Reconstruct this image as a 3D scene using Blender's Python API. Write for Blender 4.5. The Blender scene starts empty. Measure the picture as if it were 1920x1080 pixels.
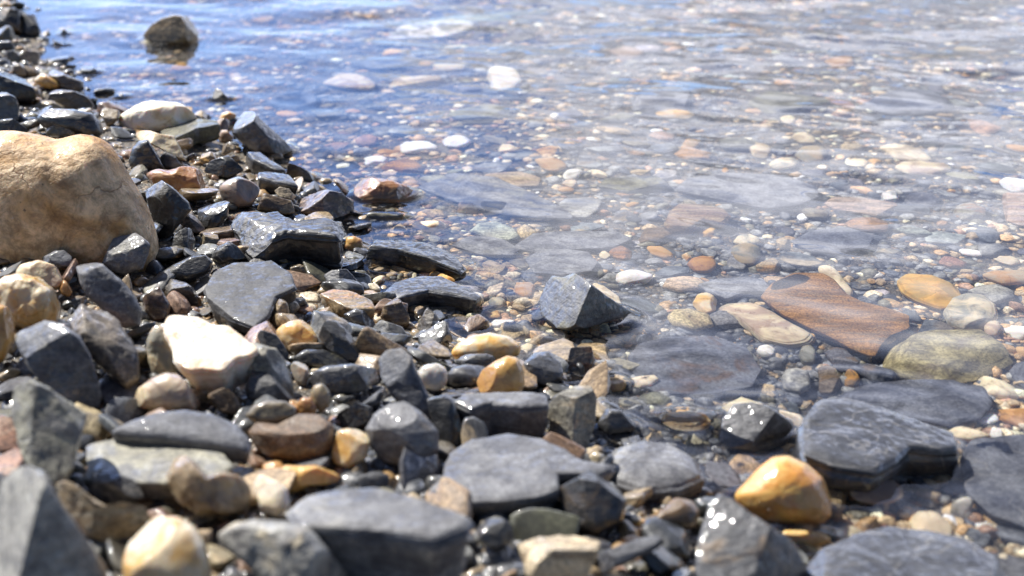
import bpy, math, numpy as np, random
from mathutils import Vector
S = bpy.context.scene
COL = S.collection
R = math.radians

# ------------------------------------------------------------------ camera, sky, sun, exposure
CH, PITCH, FPX = 0.35, 24.0, 2317.0
cam = bpy.data.objects.new('camera', bpy.data.cameras.new('camera')); COL.objects.link(cam); S.camera = cam
cam.data.sensor_width = 36; cam.data.lens = 36 * FPX / 1920
cam.data.clip_start = 0.01; cam.data.clip_end = 200
cam.location = (0, 0, CH); cam.rotation_euler = (R(90 - PITCH), 0, 0)
cam.data.dof.use_dof = True; cam.data.dof.focus_distance = 0.88; cam.data.dof.aperture_fstop = 7.0
cam.data.dof.aperture_blades = 0

SUN_EL, SUN_AZ = 51.0, -52.0          # azimuth measured from the view direction (+Y), negative = left
w = bpy.data.worlds.new('World'); S.world = w; w.use_nodes = True
nt = w.node_tree; nt.nodes.clear()
def N(nt, t, **k):
    n = nt.nodes.new(t)
    for a, b in k.items(): setattr(n, a, b)
    return n
def mth(nt, op, a, b=None, c=None, clamp=False):
    n = nt.nodes.new('ShaderNodeMath'); n.operation = op; n.use_clamp = clamp
    for i, v in enumerate((a, b, c)):
        if v is None: continue
        if isinstance(v, (int, float)): n.inputs[i].default_value = v
        else: nt.links.new(v, n.inputs[i])
    return n.outputs[0]
def sstep(nt, x, lo, hi):
    n = nt.nodes.new('ShaderNodeMapRange'); n.interpolation_type = 'SMOOTHSTEP'
    nt.links.new(x, n.inputs[0]); n.inputs[1].default_value = lo; n.inputs[2].default_value = hi
    return n.outputs[0]
def mixc(nt, f, a, b, blend='MIX'):
    n = nt.nodes.new('ShaderNodeMix'); n.data_type = 'RGBA'; n.blend_type = blend
    for s, v in ((n.inputs[0], f), (n.inputs[6], a), (n.inputs[7], b)):
        if isinstance(v, (int, float)): s.default_value = v
        elif isinstance(v, tuple): s.default_value = v
        else: nt.links.new(v, s)
    return n.outputs[2]
def noise(nt, vec, scale, detail=4, rough=.55, dist=0., out=0):
    n = nt.nodes.new('ShaderNodeTexNoise')
    n.inputs['Scale'].default_value = scale; n.inputs['Detail'].default_value = detail
    n.inputs['Roughness'].default_value = rough; n.inputs['Distortion'].default_value = dist
    if vec is not None: nt.links.new(vec, n.inputs['Vector'])
    return n.outputs[out]
def mapping(nt, vec, scale=(1, 1, 1), rot=(0, 0, 0), loc=(0, 0, 0)):
    n = nt.nodes.new('ShaderNodeMapping'); nt.links.new(vec, n.inputs[0])
    n.inputs['Scale'].default_value = scale; n.inputs['Rotation'].default_value = rot; n.inputs['Location'].default_value = loc
    return n.outputs[0]
sky = N(nt, 'ShaderNodeTexSky'); sky.sky_type = 'NISHITA'; sky.sun_disc = False
sky.sun_elevation = R(SUN_EL); sky.sun_rotation = R(SUN_AZ)
tc = N(nt, 'ShaderNodeTexCoord'); sp = N(nt, 'ShaderNodeSeparateXYZ'); nt.links.new(tc.outputs['Generated'], sp.inputs[0])
az = mth(nt, 'ARCTAN2', sp.outputs[0], sp.outputs[1])
wv = mapping(nt, tc.outputs['Generated'], (2.2, 2.2, 5.0), (0, R(18), 0))
n1 = mth(nt, 'SUBTRACT', noise(nt, wv, 1.6, 6, .6, .8), .5)
n2 = mth(nt, 'SUBTRACT', noise(nt, mapping(nt, tc.outputs['Generated'], (1, 1, 2), (0, 0, 0), (5, 2, 1)), 6, 5, .6, .5), .5)
edge = mth(nt, 'ADD', az, mth(nt, 'ADD', mth(nt, 'MULTIPLY', n1, .45), mth(nt, 'MULTIPLY', n2, .25)))
m1 = sstep(nt, edge, -.12, .03)
clr = mth(nt, 'MULTIPLY', sstep(nt, sp.outputs[2], .31, .42), sstep(nt, edge, .02, .18))
m1 = mth(nt, 'MULTIPLY', m1, mth(nt, 'SUBTRACT', 1., mth(nt, 'MULTIPLY', clr, .6)))
gap = mth(nt, 'SUBTRACT', 1.0, mth(nt, 'MULTIPLY', sstep(nt, n2, .02, .14), sstep(nt, mth(nt, 'SUBTRACT', .42, sp.outputs[2]), .0, .12)))
m1 = mth(nt, 'MULTIPLY', mth(nt, 'MULTIPLY', m1, gap), mth(nt, 'SUBTRACT', 1., sstep(nt, az, .9, 1.5)))
wisp = mth(nt, 'MULTIPLY', sstep(nt, n1, .08, .28), .45)
mask = mth(nt, 'MAXIMUM', m1, wisp)
lowf = mth(nt, 'SUBTRACT', 1., sstep(nt, sp.outputs[2], .30, .72))
cloudb = mth(nt, 'MULTIPLY', mth(nt, 'ADD', 1.5, mth(nt, 'MULTIPLY', lowf, mth(nt, 'ADD', 4.0, mth(nt, 'MULTIPLY', sstep(nt, sp.outputs[2], .14, .34), 12.)))), mth(nt, 'MAXIMUM', .3, mth(nt, 'ADD', 1.15, mth(nt, 'MULTIPLY', n2, 3.4))))
cc = N(nt, 'ShaderNodeCombineXYZ')
nt.links.new(mth(nt, 'MULTIPLY', cloudb, .93), cc.inputs[0]); nt.links.new(mth(nt, 'MULTIPLY', cloudb, .95), cc.inputs[1]); nt.links.new(mth(nt, 'MULTIPLY', cloudb, 1.08), cc.inputs[2])
skyc = mixc(nt, mth(nt, 'MULTIPLY', mask, .9), mixc(nt, 1., sky.outputs[0], mixc(nt, lowf, (.30, .33, .40, 1), mixc(nt, sstep(nt, sp.outputs[1], -.1, .5), (.45, .5, .6, 1), (1.35, 1.6, 2.3, 1))), 'MULTIPLY'), cc.outputs[0])
bg = N(nt, 'ShaderNodeBackground'); nt.links.new(skyc, bg.inputs[0]); bg.inputs[1].default_value = .095
wo = N(nt, 'ShaderNodeOutputWorld'); nt.links.new(bg.outputs[0], wo.inputs[0])

sl = bpy.data.lights.new('sun', 'SUN'); sl.energy = 5.0; sl.angle = R(.5); sl.color = (1, .955, .88)
sl.cycles.is_caustics_light = True
so = bpy.data.objects.new('sun', sl); COL.objects.link(so)
sd = Vector((math.sin(R(SUN_AZ)) * math.cos(R(SUN_EL)), math.cos(R(SUN_AZ)) * math.cos(R(SUN_EL)), math.sin(R(SUN_EL))))
so.rotation_euler = sd.to_track_quat('Z', 'Y').to_euler()
S.view_settings.view_transform = 'Standard'; S.view_settings.look = 'None'; S.view_settings.exposure = 0.82; S.view_settings.gamma = 1
S.cycles.use_denoising = True
S.cycles.caustics_refractive = True; S.cycles.caustics_reflective = False
S.cycles.max_bounces = 8; S.cycles.sample_clamp_indirect = 4.0; S.cycles.sample_clamp_direct = 0

# ------------------------------------------------------------------ helpers: noise, picture rays, ground height
def _hash(ix, iy, iz, seed):
    h = (ix * 374761393 + iy * 668265263 + iz * 2147483647 + seed * 1274126177) & 0xffffffff
    h = ((h ^ (h >> 13)) * 1274126177) & 0xffffffff
    h = (h ^ (h >> 16)) & 0xffff
    return h / 65535.0 - .5
def vnoise(P, seed=0):
    P = np.asarray(P, float); I = np.floor(P).astype(np.int64); F = P - I; F = F * F * (3 - 2 * F)
    r = 0
    for a in (0, 1):
        for b in (0, 1):
            for c in (0, 1):
                r = r + _hash(I[..., 0] + a, I[..., 1] + b, I[..., 2] + c, seed) * \
                    (F[..., 0] if a else 1 - F[..., 0]) * (F[..., 1] if b else 1 - F[..., 1]) * (F[..., 2] if c else 1 - F[..., 2])
    return r
def fbm(P, seed=0, oct=3):
    r = 0; a = 1.; f = 1.
    for o in range(oct): r = r + a * vnoise(P * f, seed + o * 17); a *= .5; f *= 2.03
    return r
cp, spn = math.cos(R(PITCH)), math.sin(R(PITCH))
AX_R = np.array([1, 0, 0.]); AX_U = np.array([0, spn, cp]); AX_F = np.array([0, cp, -spn]); CAM = np.array([0, 0, CH])
def ray(px, py):
    d = AX_F + AX_R * (px - 960) / FPX - AX_U * (py - 540) / FPX
    return d / np.linalg.norm(d)
def at(px, py, z):
    """the point of height z seen at a pixel; below the water surface the ray bends"""
    d = ray(px, py)
    if z >= 0: return CAM + d * ((z - CH) / d[2])
    p = CAM + d * (-CH / d[2])
    e = 1 / 1.33; c = -d[2]; k = math.sqrt(1 - e * e * (1 - c * c))
    q = e * d + np.array([0, 0, e * c - k])
    return p + q * (z / q[2])
SHORE_PX = [(20, -40), (70, 30), (110, 95), (165, 160), (215, 198), (330, 212), (430, 225), (500, 285), (560, 325), (640, 350),
            (690, 405), (680, 470), (710, 530), (850, 600), (960, 650), (1080, 690), (1130, 760), (1160, 830), (1290, 880), (1360, 950), (1500, 1060), (1620, 1180)]
SH = np.array([at(x, y, 0.)[:2] for x, y in SHORE_PX])
SH = np.vstack([SH[0] + (SH[0] - SH[1]) / np.linalg.norm(SH[0] - SH[1]) * 40 * np.array([.6, 1]), SH, SH[-1] + np.array([.55, -.84]) * 30])
LAND = np.vstack([SH, [[-80, -60]], [[-80, 60]]])
def shore_dist(x, y):
    x = np.asarray(x, float); y = np.asarray(y, float)
    d = np.full(x.shape, 1e9)
    for a, b in zip(SH[:-1], SH[1:]):
        ab = b - a; t = np.clip(((x - a[0]) * ab[0] + (y - a[1]) * ab[1]) / (ab @ ab), 0, 1)
        d = np.minimum(d, np.hypot(x - a[0] - t * ab[0], y - a[1] - t * ab[1]))
    ins = np.zeros(x.shape, bool); n = len(LAND)
    for i in range(n):
        x1, y1 = LAND[i]; x2, y2 = LAND[(i + 1) % n]
        if y1 == y2: continue
        c = ((y1 > y) != (y2 > y)) & (x < (x2 - x1) * (y - y1) / (y2 - y1) + x1)
        ins ^= c
    return np.where(ins, d, -d)
def ground(x, y):
    s = shore_dist(x, y)
    sl_, sw = np.maximum(s, 0), np.minimum(s, 0)
    z = .042 * (1 - np.exp(-sl_ / .17)) + .02 * (1 - np.exp(-sl_ / 2)) - .016 * (1 - np.exp(sw / .05)) - .045 * (1 - np.exp(sw / .9)) - .004
    P = np.stack([np.asarray(x, float) * 14, np.asarray(y, float) * 14, np.zeros(np.shape(x))], -1)
    return z + .006 * fbm(P, 3, 2)
def gpoint(px, py, h=0.):
    z = 0.
    for k in range(25):
        p = at(px, py, z); zn = float(ground(p[0], p[1])) + h; z = z * .4 + zn * .6
    return at(px, py, z)

# ------------------------------------------------------------------ materials
MATS = {}
def stone_mat(style, wet):
    """style: slate / quartz / sand ; wet: wet, damp, under. colour comes from the object's own colour and accent"""
    key = style + '_' + wet
    if key in MATS: return MATS[key]
    m = bpy.data.materials.new('stone_' + key); m.use_nodes = True; nt = m.node_tree
    b = nt.nodes['Principled BSDF']
    oi = N(nt, 'ShaderNodeObjectInfo'); tc = N(nt, 'ShaderNodeTexCoord')
    va = N(nt, 'ShaderNodeVectorMath', operation='ADD'); nt.links.new(tc.outputs['Object'], va.inputs[0])
    cm = N(nt, 'ShaderNodeCombineXYZ'); nt.links.new(mth(nt, 'MULTIPLY', oi.outputs['Random'], 7.3), cm.inputs[0]); nt.links.new(mth(nt, 'MULTIPLY', oi.outputs['Random'], 3.1), cm.inputs[2])
    nt.links.new(cm.outputs[0], va.inputs[1]); v = va.outputs[0]
    ac = N(nt, 'ShaderNodeAttribute', attribute_type='OBJECT', attribute_name='accent')
    wf = {'slate': {'wet': .42, 'damp': .80, 'under': 1.15}, 'quartz': {'wet': .80, 'damp': .95, 'under': 1.0}}.get(style, {'wet': .72, 'damp': .9, 'under': 1.1})[wet]
    base = mixc(nt, 1., oi.outputs['Color'], (wf, wf, wf, 1), 'MULTIPLY')
    dk = mixc(nt, 1., base, (.55, .55, .58, 1), 'MULTIPLY'); lt = mixc(nt, 1., base, (1.5, 1.5, 1.45, 1), 'MULTIPLY')
    if style == 'slate':
        vs = mapping(nt, v, (1, 1, 3.2), (R(14), R(9), 0))
        a = noise(nt, vs, 60, 7, .62, .4); f = noise(nt, v, 480, 6, .8); st = noise(nt, mapping(nt, v, (1, 6, 1), (0, 0, R(35))), 90, 5, .6)
        c = mixc(nt, sstep(nt, a, .36, .66), dk, lt)
        c = mixc(nt, mth(nt, 'MULTIPLY', sstep(nt, st, .50, .72), .45), c, lt)
        c = mixc(nt, mth(nt, 'MULTIPLY', sstep(nt, noise(nt, v, 38, 5, .6, .6), .53, .66), .75), c, ac.outputs['Color'])
        c = mixc(nt, .55, c, mixc(nt, sstep(nt, f, .36, .64), mixc(nt, 1., c, (.40, .40, .40, 1), 'MULTIPLY'), mixc(nt, 1., c, (1.75, 1.72, 1.65, 1), 'MULTIPLY')))
        vn = mth(nt, 'ABSOLUTE', mth(nt, 'SUBTRACT', noise(nt, mapping(nt, v, (1, 2.2, 1), (R(20), 0, R(50))), 26, 3, .45, .3), .5))
        vein = mth(nt, 'MULTIPLY', mth(nt, 'SUBTRACT', 1., sstep(nt, vn, .002, .010)), mth(nt, 'GREATER_THAN', oi.outputs['Random'], .82))
        c = mixc(nt, mth(nt, 'MULTIPLY', vein, .25), c, (.42, .39, .34, 1))
        hgt = mth(nt, 'ADD', mth(nt, 'MULTIPLY', a, 1.0), mth(nt, 'ADD', mth(nt, 'MULTIPLY', st, .5), mth(nt, 'MULTIPLY', f, .16))); bs, bd = .55, .0022
    elif style in ('quartz', 'boulder'):
        a = noise(nt, v, 45 if style == 'quartz' else 16, 5, .55, .9); f = noise(nt, v, 500, 5, .65); g = noise(nt, v, 130, 4, .6, .5)
        c = mixc(nt, sstep(nt, a, .40, .62), base, ac.outputs['Color'])
        c = mixc(nt, mth(nt, 'MULTIPLY', sstep(nt, g, .56, .70), .5), c, mixc(nt, 1., ac.outputs['Color'], (.7, .55, .42, 1), 'MULTIPLY'))
        c = mixc(nt, mth(nt, 'MULTIPLY', sstep(nt, f, .35, .75), .35), c, mixc(nt, 1., c, (1.25, 1.25, 1.3, 1), 'MULTIPLY'))
        vo = N(nt, 'ShaderNodeTexVoronoi', feature='DISTANCE_TO_EDGE'); vo.inputs['Scale'].default_value = 42 if style == 'quartz' else 13
        nv = N(nt, 'ShaderNodeVectorMath', operation='ADD'); nt.links.new(v, nv.inputs[0])
        nw = N(nt, 'ShaderNodeVectorMath', operation='SCALE'); nt.links.new(noise(nt, v, 60, 3, .5, 0, 1), nw.inputs[0]); nw.inputs['Scale'].default_value = .03; nt.links.new(nw.outputs[0], nv.inputs[1])
        nt.links.new(nv.outputs[0], vo.inputs['Vector'])
        crack = mth(nt, 'MULTIPLY', mth(nt, 'SUBTRACT', 1., sstep(nt, vo.outputs[0], .0, .03 if style == 'quartz' else .012)), sstep(nt, a, .45, .6))
        c = mixc(nt, mth(nt, 'MULTIPLY', crack, .55), c, mixc(nt, 1., ac.outputs['Color'], (.35, .28, .22, 1), 'MULTIPLY'))
        hgt = mth(nt, 'ADD', mth(nt, 'ADD', a, mth(nt, 'MULTIPLY', g, .35)), mth(nt, 'SUBTRACT', mth(nt, 'MULTIPLY', f, .10), mth(nt, 'MULTIPLY', crack, .12))); bs, bd = .5, .0013
        if wet == 'damp': bs, bd = .7, .0025
        b.inputs['Subsurface Weight'].default_value = .4; b.inputs['Subsurface Scale'].default_value = .006
        b.inputs['Subsurface Radius'].default_value = (1, .6, .3)
    else:
        vs = mapping(nt, v, (1, 4, 4), (0, R(10), R(25)))
        a = noise(nt, vs, 40, 6, .6, .5); f = noise(nt, v, 650, 4, .75); g = noise(nt, v, 230, 4, .7)
        c = mixc(nt, sstep(nt, a, .38, .62), dk, base)
        c = mixc(nt, mth(nt, 'MULTIPLY', sstep(nt, noise(nt, vs, 30, 6, .65, .7),   .49, .62), .7), c, ac.outputs['Color'])
        c = mixc(nt, .8, c, mixc(nt, sstep(nt, f, .32, .68), mixc(nt, 1., c, (.38, .35, .33, 1), 'MULTIPLY'), mixc(nt, 1., c, (1.6, 1.55, 1.5, 1), 'MULTIPLY')))
        c = mixc(nt, mth(nt, 'MULTIPLY', sstep(nt, g, .60, .68), .6), c, (.03, .025, .025, 1))
        hgt = mth(nt, 'ADD', a, mth(nt, 'ADD', mth(nt, 'MULTIPLY', g, .35), mth(nt, 'MULTIPLY', f, .12))); bs, bd = .6, .0018
    if style == 'boulder':
        m2 = noise(nt, v, 75, 10, .78, .4); c = mixc(nt, .8, c, mixc(nt, sstep(nt, m2, .36, .64), mixc(nt, 1., c, (.42, .34, .25, 1), 'MULTIPLY'), mixc(nt, 1., c, (1.4, 1.32, 1.2, 1), 'MULTIPLY')))
        c = mixc(nt, mth(nt, 'MULTIPLY', sstep(nt, noise(nt, v, 150, 3, .5), .69, .74), .8), c, (.05, .03, .02, 1))
        c = mixc(nt, mth(nt, 'MULTIPLY', sstep(nt, noise(nt, mapping(nt, v, loc=(3, 1, 2)), 110, 3, .5), .70, .75), .6), c, (.6, .55, .48, 1))
        bs, bd = .9, .006
    nt.links.new(c, b.inputs['Base Color'])
    bp = N(nt, 'ShaderNodeBump'); bp.inputs['Strength'].default_value = bs; bp.inputs['Distance'].default_value = bd
    nt.links.new(hgt, bp.inputs['Height']); nt.links.new(bp.outputs[0], b.inputs['Normal'])
    if wet == 'under':
        b.inputs['Roughness'].default_value = .75; b.inputs['Specular IOR Level'].default_value = .12
    else:
        r0 = noise(nt, v, 120, 4, .6)
        b.inputs['Roughness'].default_value = .5 if wet == 'wet' else .62
        b.inputs['Specular IOR Level'].default_value = .6
        b.inputs['Coat IOR'].default_value = 1.5
        film = sstep(nt, noise(nt, v, 90, 3, .5), .46, .56) if wet == 'damp' else None
        if film is not None: nt.links.new(mth(nt, 'MULTIPLY', film, .8 if style != 'boulder' else .25), b.inputs['Coat Weight'])
        else: nt.links.new(mth(nt, 'ADD', .35, mth(nt, 'MULTIPLY', sstep(nt, noise(nt, v, 110, 3, .6), .36, .50), .65)), b.inputs['Coat Weight'])
        mr = N(nt, 'ShaderNodeMapRange'); nt.links.new(r0, mr.inputs[0]); mr.inputs[1].default_value = .35; mr.inputs[2].default_value = .7
        mr.inputs[3].default_value = .05; mr.inputs[4].default_value = .10; nt.links.new(mr.outputs[0], b.inputs['Coat Roughness'])
        cb = N(nt, 'ShaderNodeBump'); cb.inputs['Strength'].default_value = 1.; cb.inputs['Distance'].default_value = .0010
        nt.links.new(mth(nt, 'ADD', mth(nt, 'MULTIPLY', noise(nt, v, 240, 1, .4), 1.), mth(nt, 'MULTIPLY', a, .12)), cb.inputs['Height']); nt.links.new(cb.outputs[0], b.inputs['Coat Normal'])
    MATS[key] = m
    return m
def gravel_mat():
    m = bpy.data.materials.new('gravel'); m.use_nodes = True; nt = m.node_tree; b = nt.nodes['Principled BSDF']
    at_ = N(nt, 'ShaderNodeAttribute', attribute_name='tint'); tc = N(nt, 'ShaderNodeTexCoord'); v = tc.outputs['Object']
    a = noise(nt, v, 500, 5, .65); g = noise(nt, v, 160, 4, .6)
    c = mixc(nt, sstep(nt, a, .35, .65), mixc(nt, 1., at_.outputs['Color'], (.6, .6, .6, 1), 'MULTIPLY'), mixc(nt, 1., at_.outputs['Color'], (1.4, 1.4, 1.4, 1), 'MULTIPLY'))
    nt.links.new(c, b.inputs['Base Color'])
    bp = N(nt, 'ShaderNodeBump'); bp.inputs['Strength'].default_value = .5; bp.inputs['Distance'].default_value = .0012
    nt.links.new(mth(nt, 'ADD', g, mth(nt, 'MULTIPLY', a, .3)), bp.inputs['Height']); nt.links.new(bp.outputs[0], b.inputs['Normal'])
    b.inputs['Roughness'].default_value = .5
    at2 = N(nt, 'ShaderNodeAttribute', attribute_name='wet'); nt.links.new(at2.outputs['Fac'], b.inputs['Coat Weight']); b.inputs['Coat Roughness'].default_value = .12
    return m
def ground_mat():
    m = bpy.data.materials.new('sand'); m.use_nodes = True; nt = m.node_tree; b = nt.nodes['Principled BSDF']
    tc = N(nt, 'ShaderNodeTexCoord'); v = tc.outputs['Object']
    vo = N(nt, 'ShaderNodeTexVoronoi'); vo.inputs['Scale'].default_value = 420; nt.links.new(v, vo.inputs['Vector'])
    hs = N(nt, 'ShaderNodeSeparateColor'); nt.links.new(vo.outputs['Color'], hs.inputs[0])
    c = mixc(nt, hs.outputs[0], (.035, .033, .03, 1), (.12, .10, .075, 1)); c = mixc(nt, sstep(nt, hs.outputs[1], .8, .9), c, (.24, .17, .10, 1))
    nt.links.new(c, b.inputs['Base Color']); b.inputs['Roughness'].default_value = .6
    bp = N(nt, 'ShaderNodeBump'); bp.inputs['Strength'].default_value = .7; bp.inputs['Distance'].default_value = .002; bp.invert = True
    nt.links.new(vo.outputs['Distance'], bp.inputs['Height']); nt.links.new(bp.outputs[0], b.inputs['Normal'])
    return m
def water_mat():
    m = bpy.data.materials.new('water'); m.use_nodes = True; nt = m.node_tree; nt.nodes.clear()
    g = N(nt, 'ShaderNodeBsdfGlass'); g.inputs['IOR'].default_value = 1.33; g.inputs['Roughness'].default_value = 0.; g.inputs['Color'].default_value = (1, 1, 1, 1)
    o = N(nt, 'ShaderNodeOutputMaterial'); nt.links.new(g.outputs[0], o.inputs[0])
    return m

def mesh_np(name, V, F, smooth=True):
    me = bpy.data.meshes.new(name); F = np.asarray(F, np.int32); k = F.shape[1]
    me.vertices.add(len(V)); me.vertices.foreach_set('co', np.asarray(V, np.float32).ravel())
    me.loops.add(F.size); me.loops.foreach_set('vertex_index', F.ravel())
    me.polygons.add(len(F)); me.polygons.foreach_set('loop_start', np.arange(0, F.size, k, dtype=np.int32))
    me.polygons.foreach_set('use_smooth', np.full(len(F), smooth))
    me.update(calc_edges=True)
    return me
def link(me, name, loc=(0, 0, 0)):
    o = bpy.data.objects.new(name, me); o.location = loc; COL.objects.link(o); o.cycles.is_caustics_receiver = True
    return o

# ------------------------------------------------------------------ the beach bed
def axis(lo, hi, step, far, n):
    g = np.geomspace(step, far, n)
    g = np.cumsum(g / g.sum() * (far))
    return np.concatenate([(lo - g)[::-1], np.arange(lo, hi, step), hi + g])
def grid(xs, ys, zf, name):
    X, Y = np.meshgrid(xs, ys); Z = zf(X, Y); nx, ny = len(xs), len(ys)
    i = np.arange(nx * ny).reshape(ny, nx)
    F = np.stack([i[:-1, :-1], i[:-1, 1:], i[1:, 1:], i[1:, :-1]], -1).reshape(-1, 4)
    return mesh_np(name, np.stack([X, Y, Z], -1).reshape(-1, 3), F)
gm = grid(axis(-1.4, 1.6, .012, 40, 40), axis(-.1, 2.8, .012, 40, 40), ground, 'beach_ground'); gm.materials.append(ground_mat())
go = link(gm, 'ground'); go['kind'] = 'structure'; go['label'] = 'sloping bed of sand and grit under the stones'

# ------------------------------------------------------------------ stones
NPH = {}
def lathe(Rf, prof, nth, nph):
    """unit grid: angle th round the outline, ph from top pole to bottom pole"""
    th = np.linspace(0, 2 * math.pi, nth, endpoint=False); u = np.linspace(-1, 1, nph + 2)[1:-1]
    ph = np.sign(u) * (np.abs(u) ** .85) * math.pi / 2
    return th, ph
def cgrid_faces(nth, nph):
    i = np.arange(nth * nph).reshape(nph, nth); j = np.roll(i, -1, 1)
    F = np.stack([i[:-1], j[:-1], j[1:], i[1:]], -1).reshape(-1, 4)
    a, b = nth * nph, nth * nph + 1
    T1 = np.stack([np.full(nth, a), j[0], i[0], i[0]], -1)[:, :3]; T2 = np.stack([np.full(nth, b), i[-1], j[-1]], -1)
    return F, np.vstack([T1, T2])
def mesh_mixed(name, V, Q, T):
    me = bpy.data.meshes.new(name)
    me.vertices.add(len(V)); me.vertices.foreach_set('co', np.asarray(V, np.float32).ravel())
    L = np.concatenate([Q.ravel(), T.ravel()]).astype(np.int32); me.loops.add(len(L)); me.loops.foreach_set('vertex_index', L)
    st = np.concatenate([np.arange(len(Q)) * 4, len(Q) * 4 + np.arange(len(T)) * 3]).astype(np.int32)
    me.polygons.add(len(st)); me.polygons.foreach_set('loop_start', st); me.polygons.foreach_set('use_smooth', np.full(len(st), True))
    me.update(calc_edges=True); me.validate()
    return me
def radial(poly, th):
    """distance from the origin to the outline in each direction th; poly is (n,2) round the origin"""
    out = np.zeros(len(th)); n = len(poly)
    for k, t in enumerate(th):
        d = np.array([math.cos(t), math.sin(t)]); best = 0
        for i in range(n):
            a = poly[i]; b = poly[(i + 1) % n]; e = b - a; det = -d[0] * e[1] + d[1] * e[0]
            if abs(det) < 1e-12: continue
            s = (-a[0] * e[1] + a[1] * e[0]) / det; q = (d[0] * a[1] - d[1] * a[0]) / det
            if s > 0 and -1e-6 <= q <= 1 + 1e-6: best = max(best, s)
        out[k] = best
    bad = out <= 0
    if bad.any(): out[bad] = np.median(out[~bad]) * .6
    return out
def make_body(poly2, A, B, Nn, C, T, e, taper, seed, nth, nph, rough, layers, cuts, ncut, jag=0., soft=1):
    """poly2: outline in plane axes A,B; Nn plane normal; T thickness along Nn; e profile squareness"""
    th = np.linspace(0, 2 * math.pi, nth, endpoint=False)
    Rr = radial(poly2, th)
    for _ in range(soft): Rr = (np.roll(Rr, 1) + 2 * Rr + np.roll(Rr, -1)) / 4
    u = np.linspace(-1, 1, nph + 2)[1:-1]; ph = -u * math.pi / 2
    size = float(np.mean(Rr)); rng = np.random.default_rng(seed)
    cr = np.abs(np.cos(ph)) ** e; sn = np.sign(np.sin(ph)) * np.abs(np.sin(ph)) ** e
    tp = 1 - taper * (1 - sn) / 2
    r = Rr[None, :] * (cr * tp)[:, None]
    if layers:
        lz = vnoise(np.stack([sn * T * 600, 0 * sn, 0 * sn], -1), seed)
        r = r * (1 + layers * lz[:, None] + layers * .6 * vnoise(np.stack([np.cos(th)[None, :] * 3 + 0 * r, np.sin(th)[None, :] * 3 + 0 * r, (sn * 4)[:, None] + 0 * r], -1), seed + 5))
    P = r[..., None] * (np.cos(th)[None, :, None] * A + np.sin(th)[None, :, None] * B) + (sn * T / 2)[:, None, None] * Nn
    P = P.reshape(-1, 3)
    top, bot = Nn * T / 2, -Nn * T / 2
    P = np.vstack([P, top, bot])
    cl = [(np.array(c[:3], float), c[3]) for c in cuts]
    for _ in range(ncut):
        n = rng.normal(size=3); n[2] = abs(n[2]) * .9 + .1; cl.append((n, rng.uniform(.60, .88)))
    for n, f in cl:
        n = np.array(n, float)
        n = n / np.linalg.norm(n); d = P @ n; sup = d.max() * f
        ex = np.maximum(d - sup, 0); P = P - (ex * .93)[:, None] * n
    # surface roughness
    dirn = P / (np.linalg.norm(P, axis=1, keepdims=True) + 1e-9)
    w_ = np.abs(dirn @ Nn)[:, None]
    dirn = dirn * (1 - w_) + np.sign(dirn @ Nn)[:, None] * Nn * w_; dirn /= np.linalg.norm(dirn, axis=1, keepdims=True)
    sc = min(size, max(T, size * .35))
    P = P + dirn * (rough * sc * (fbm(P / sc * 1.5 + seed * 3.7, seed, 4) + jag * np.abs(fbm(P / sc * 4.1 + seed, seed + 9, 3))))[:, None]
    for ax in (A, B):                                  # keep the traced width and height after chipping
        full = Rr[:, None] * (np.cos(th)[:, None] * A + np.sin(th)[:, None] * B) @ ax; q = P @ ax
        k = np.clip((full.max() - full.min()) / max(q.max() - q.min(), 1e-6), .9, 1.35); off = (full.max() + full.min()) / 2 - k * (q.max() + q.min()) / 2
        P = P + (q * (k - 1) + off)[:, None] * ax
    return P
NOW = []          # what stands where, for the small stones and the ripples
def finish(P, C, nth, nph, name, style, wet, col, acc, label, cat, group=None):
    Q, T_ = cgrid_faces(nth, nph)
    me = mesh_mixed(name, P, Q, T_); me.materials.append(stone_mat(style, wet))
    o = link(me, name, C); o.color = (*col, 1); o['accent'] = [*map(float, acc)]
    o['label'] = label; o['category'] = cat
    if group: o['group'] = group
    o['kind'] = 'thing'
    return o
PAL = dict(K=(.022, .023, .025), S=(.052, .052, .056), G=(.148, .150, .163), L=(.25, .245, .23), O=(.125, .118, .075), B=(.165, .108, .055),
           N=(.38, .29, .17), R=(.30, .135, .05), Y=(.68, .40, .11), C=(.68, .57, .38), W=(.76, .72, .65), P=(.42, .31, .23), D=(.12, .065, .045), A=(.42, .215, .06),
           E=(.098, .103, .122), U=(.17, .14, .11), M=(.28, .27, .22))
HERO = []
FRONT = [(-.1, -.2, 1, .80), (0, -1, .25, .62)]
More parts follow.
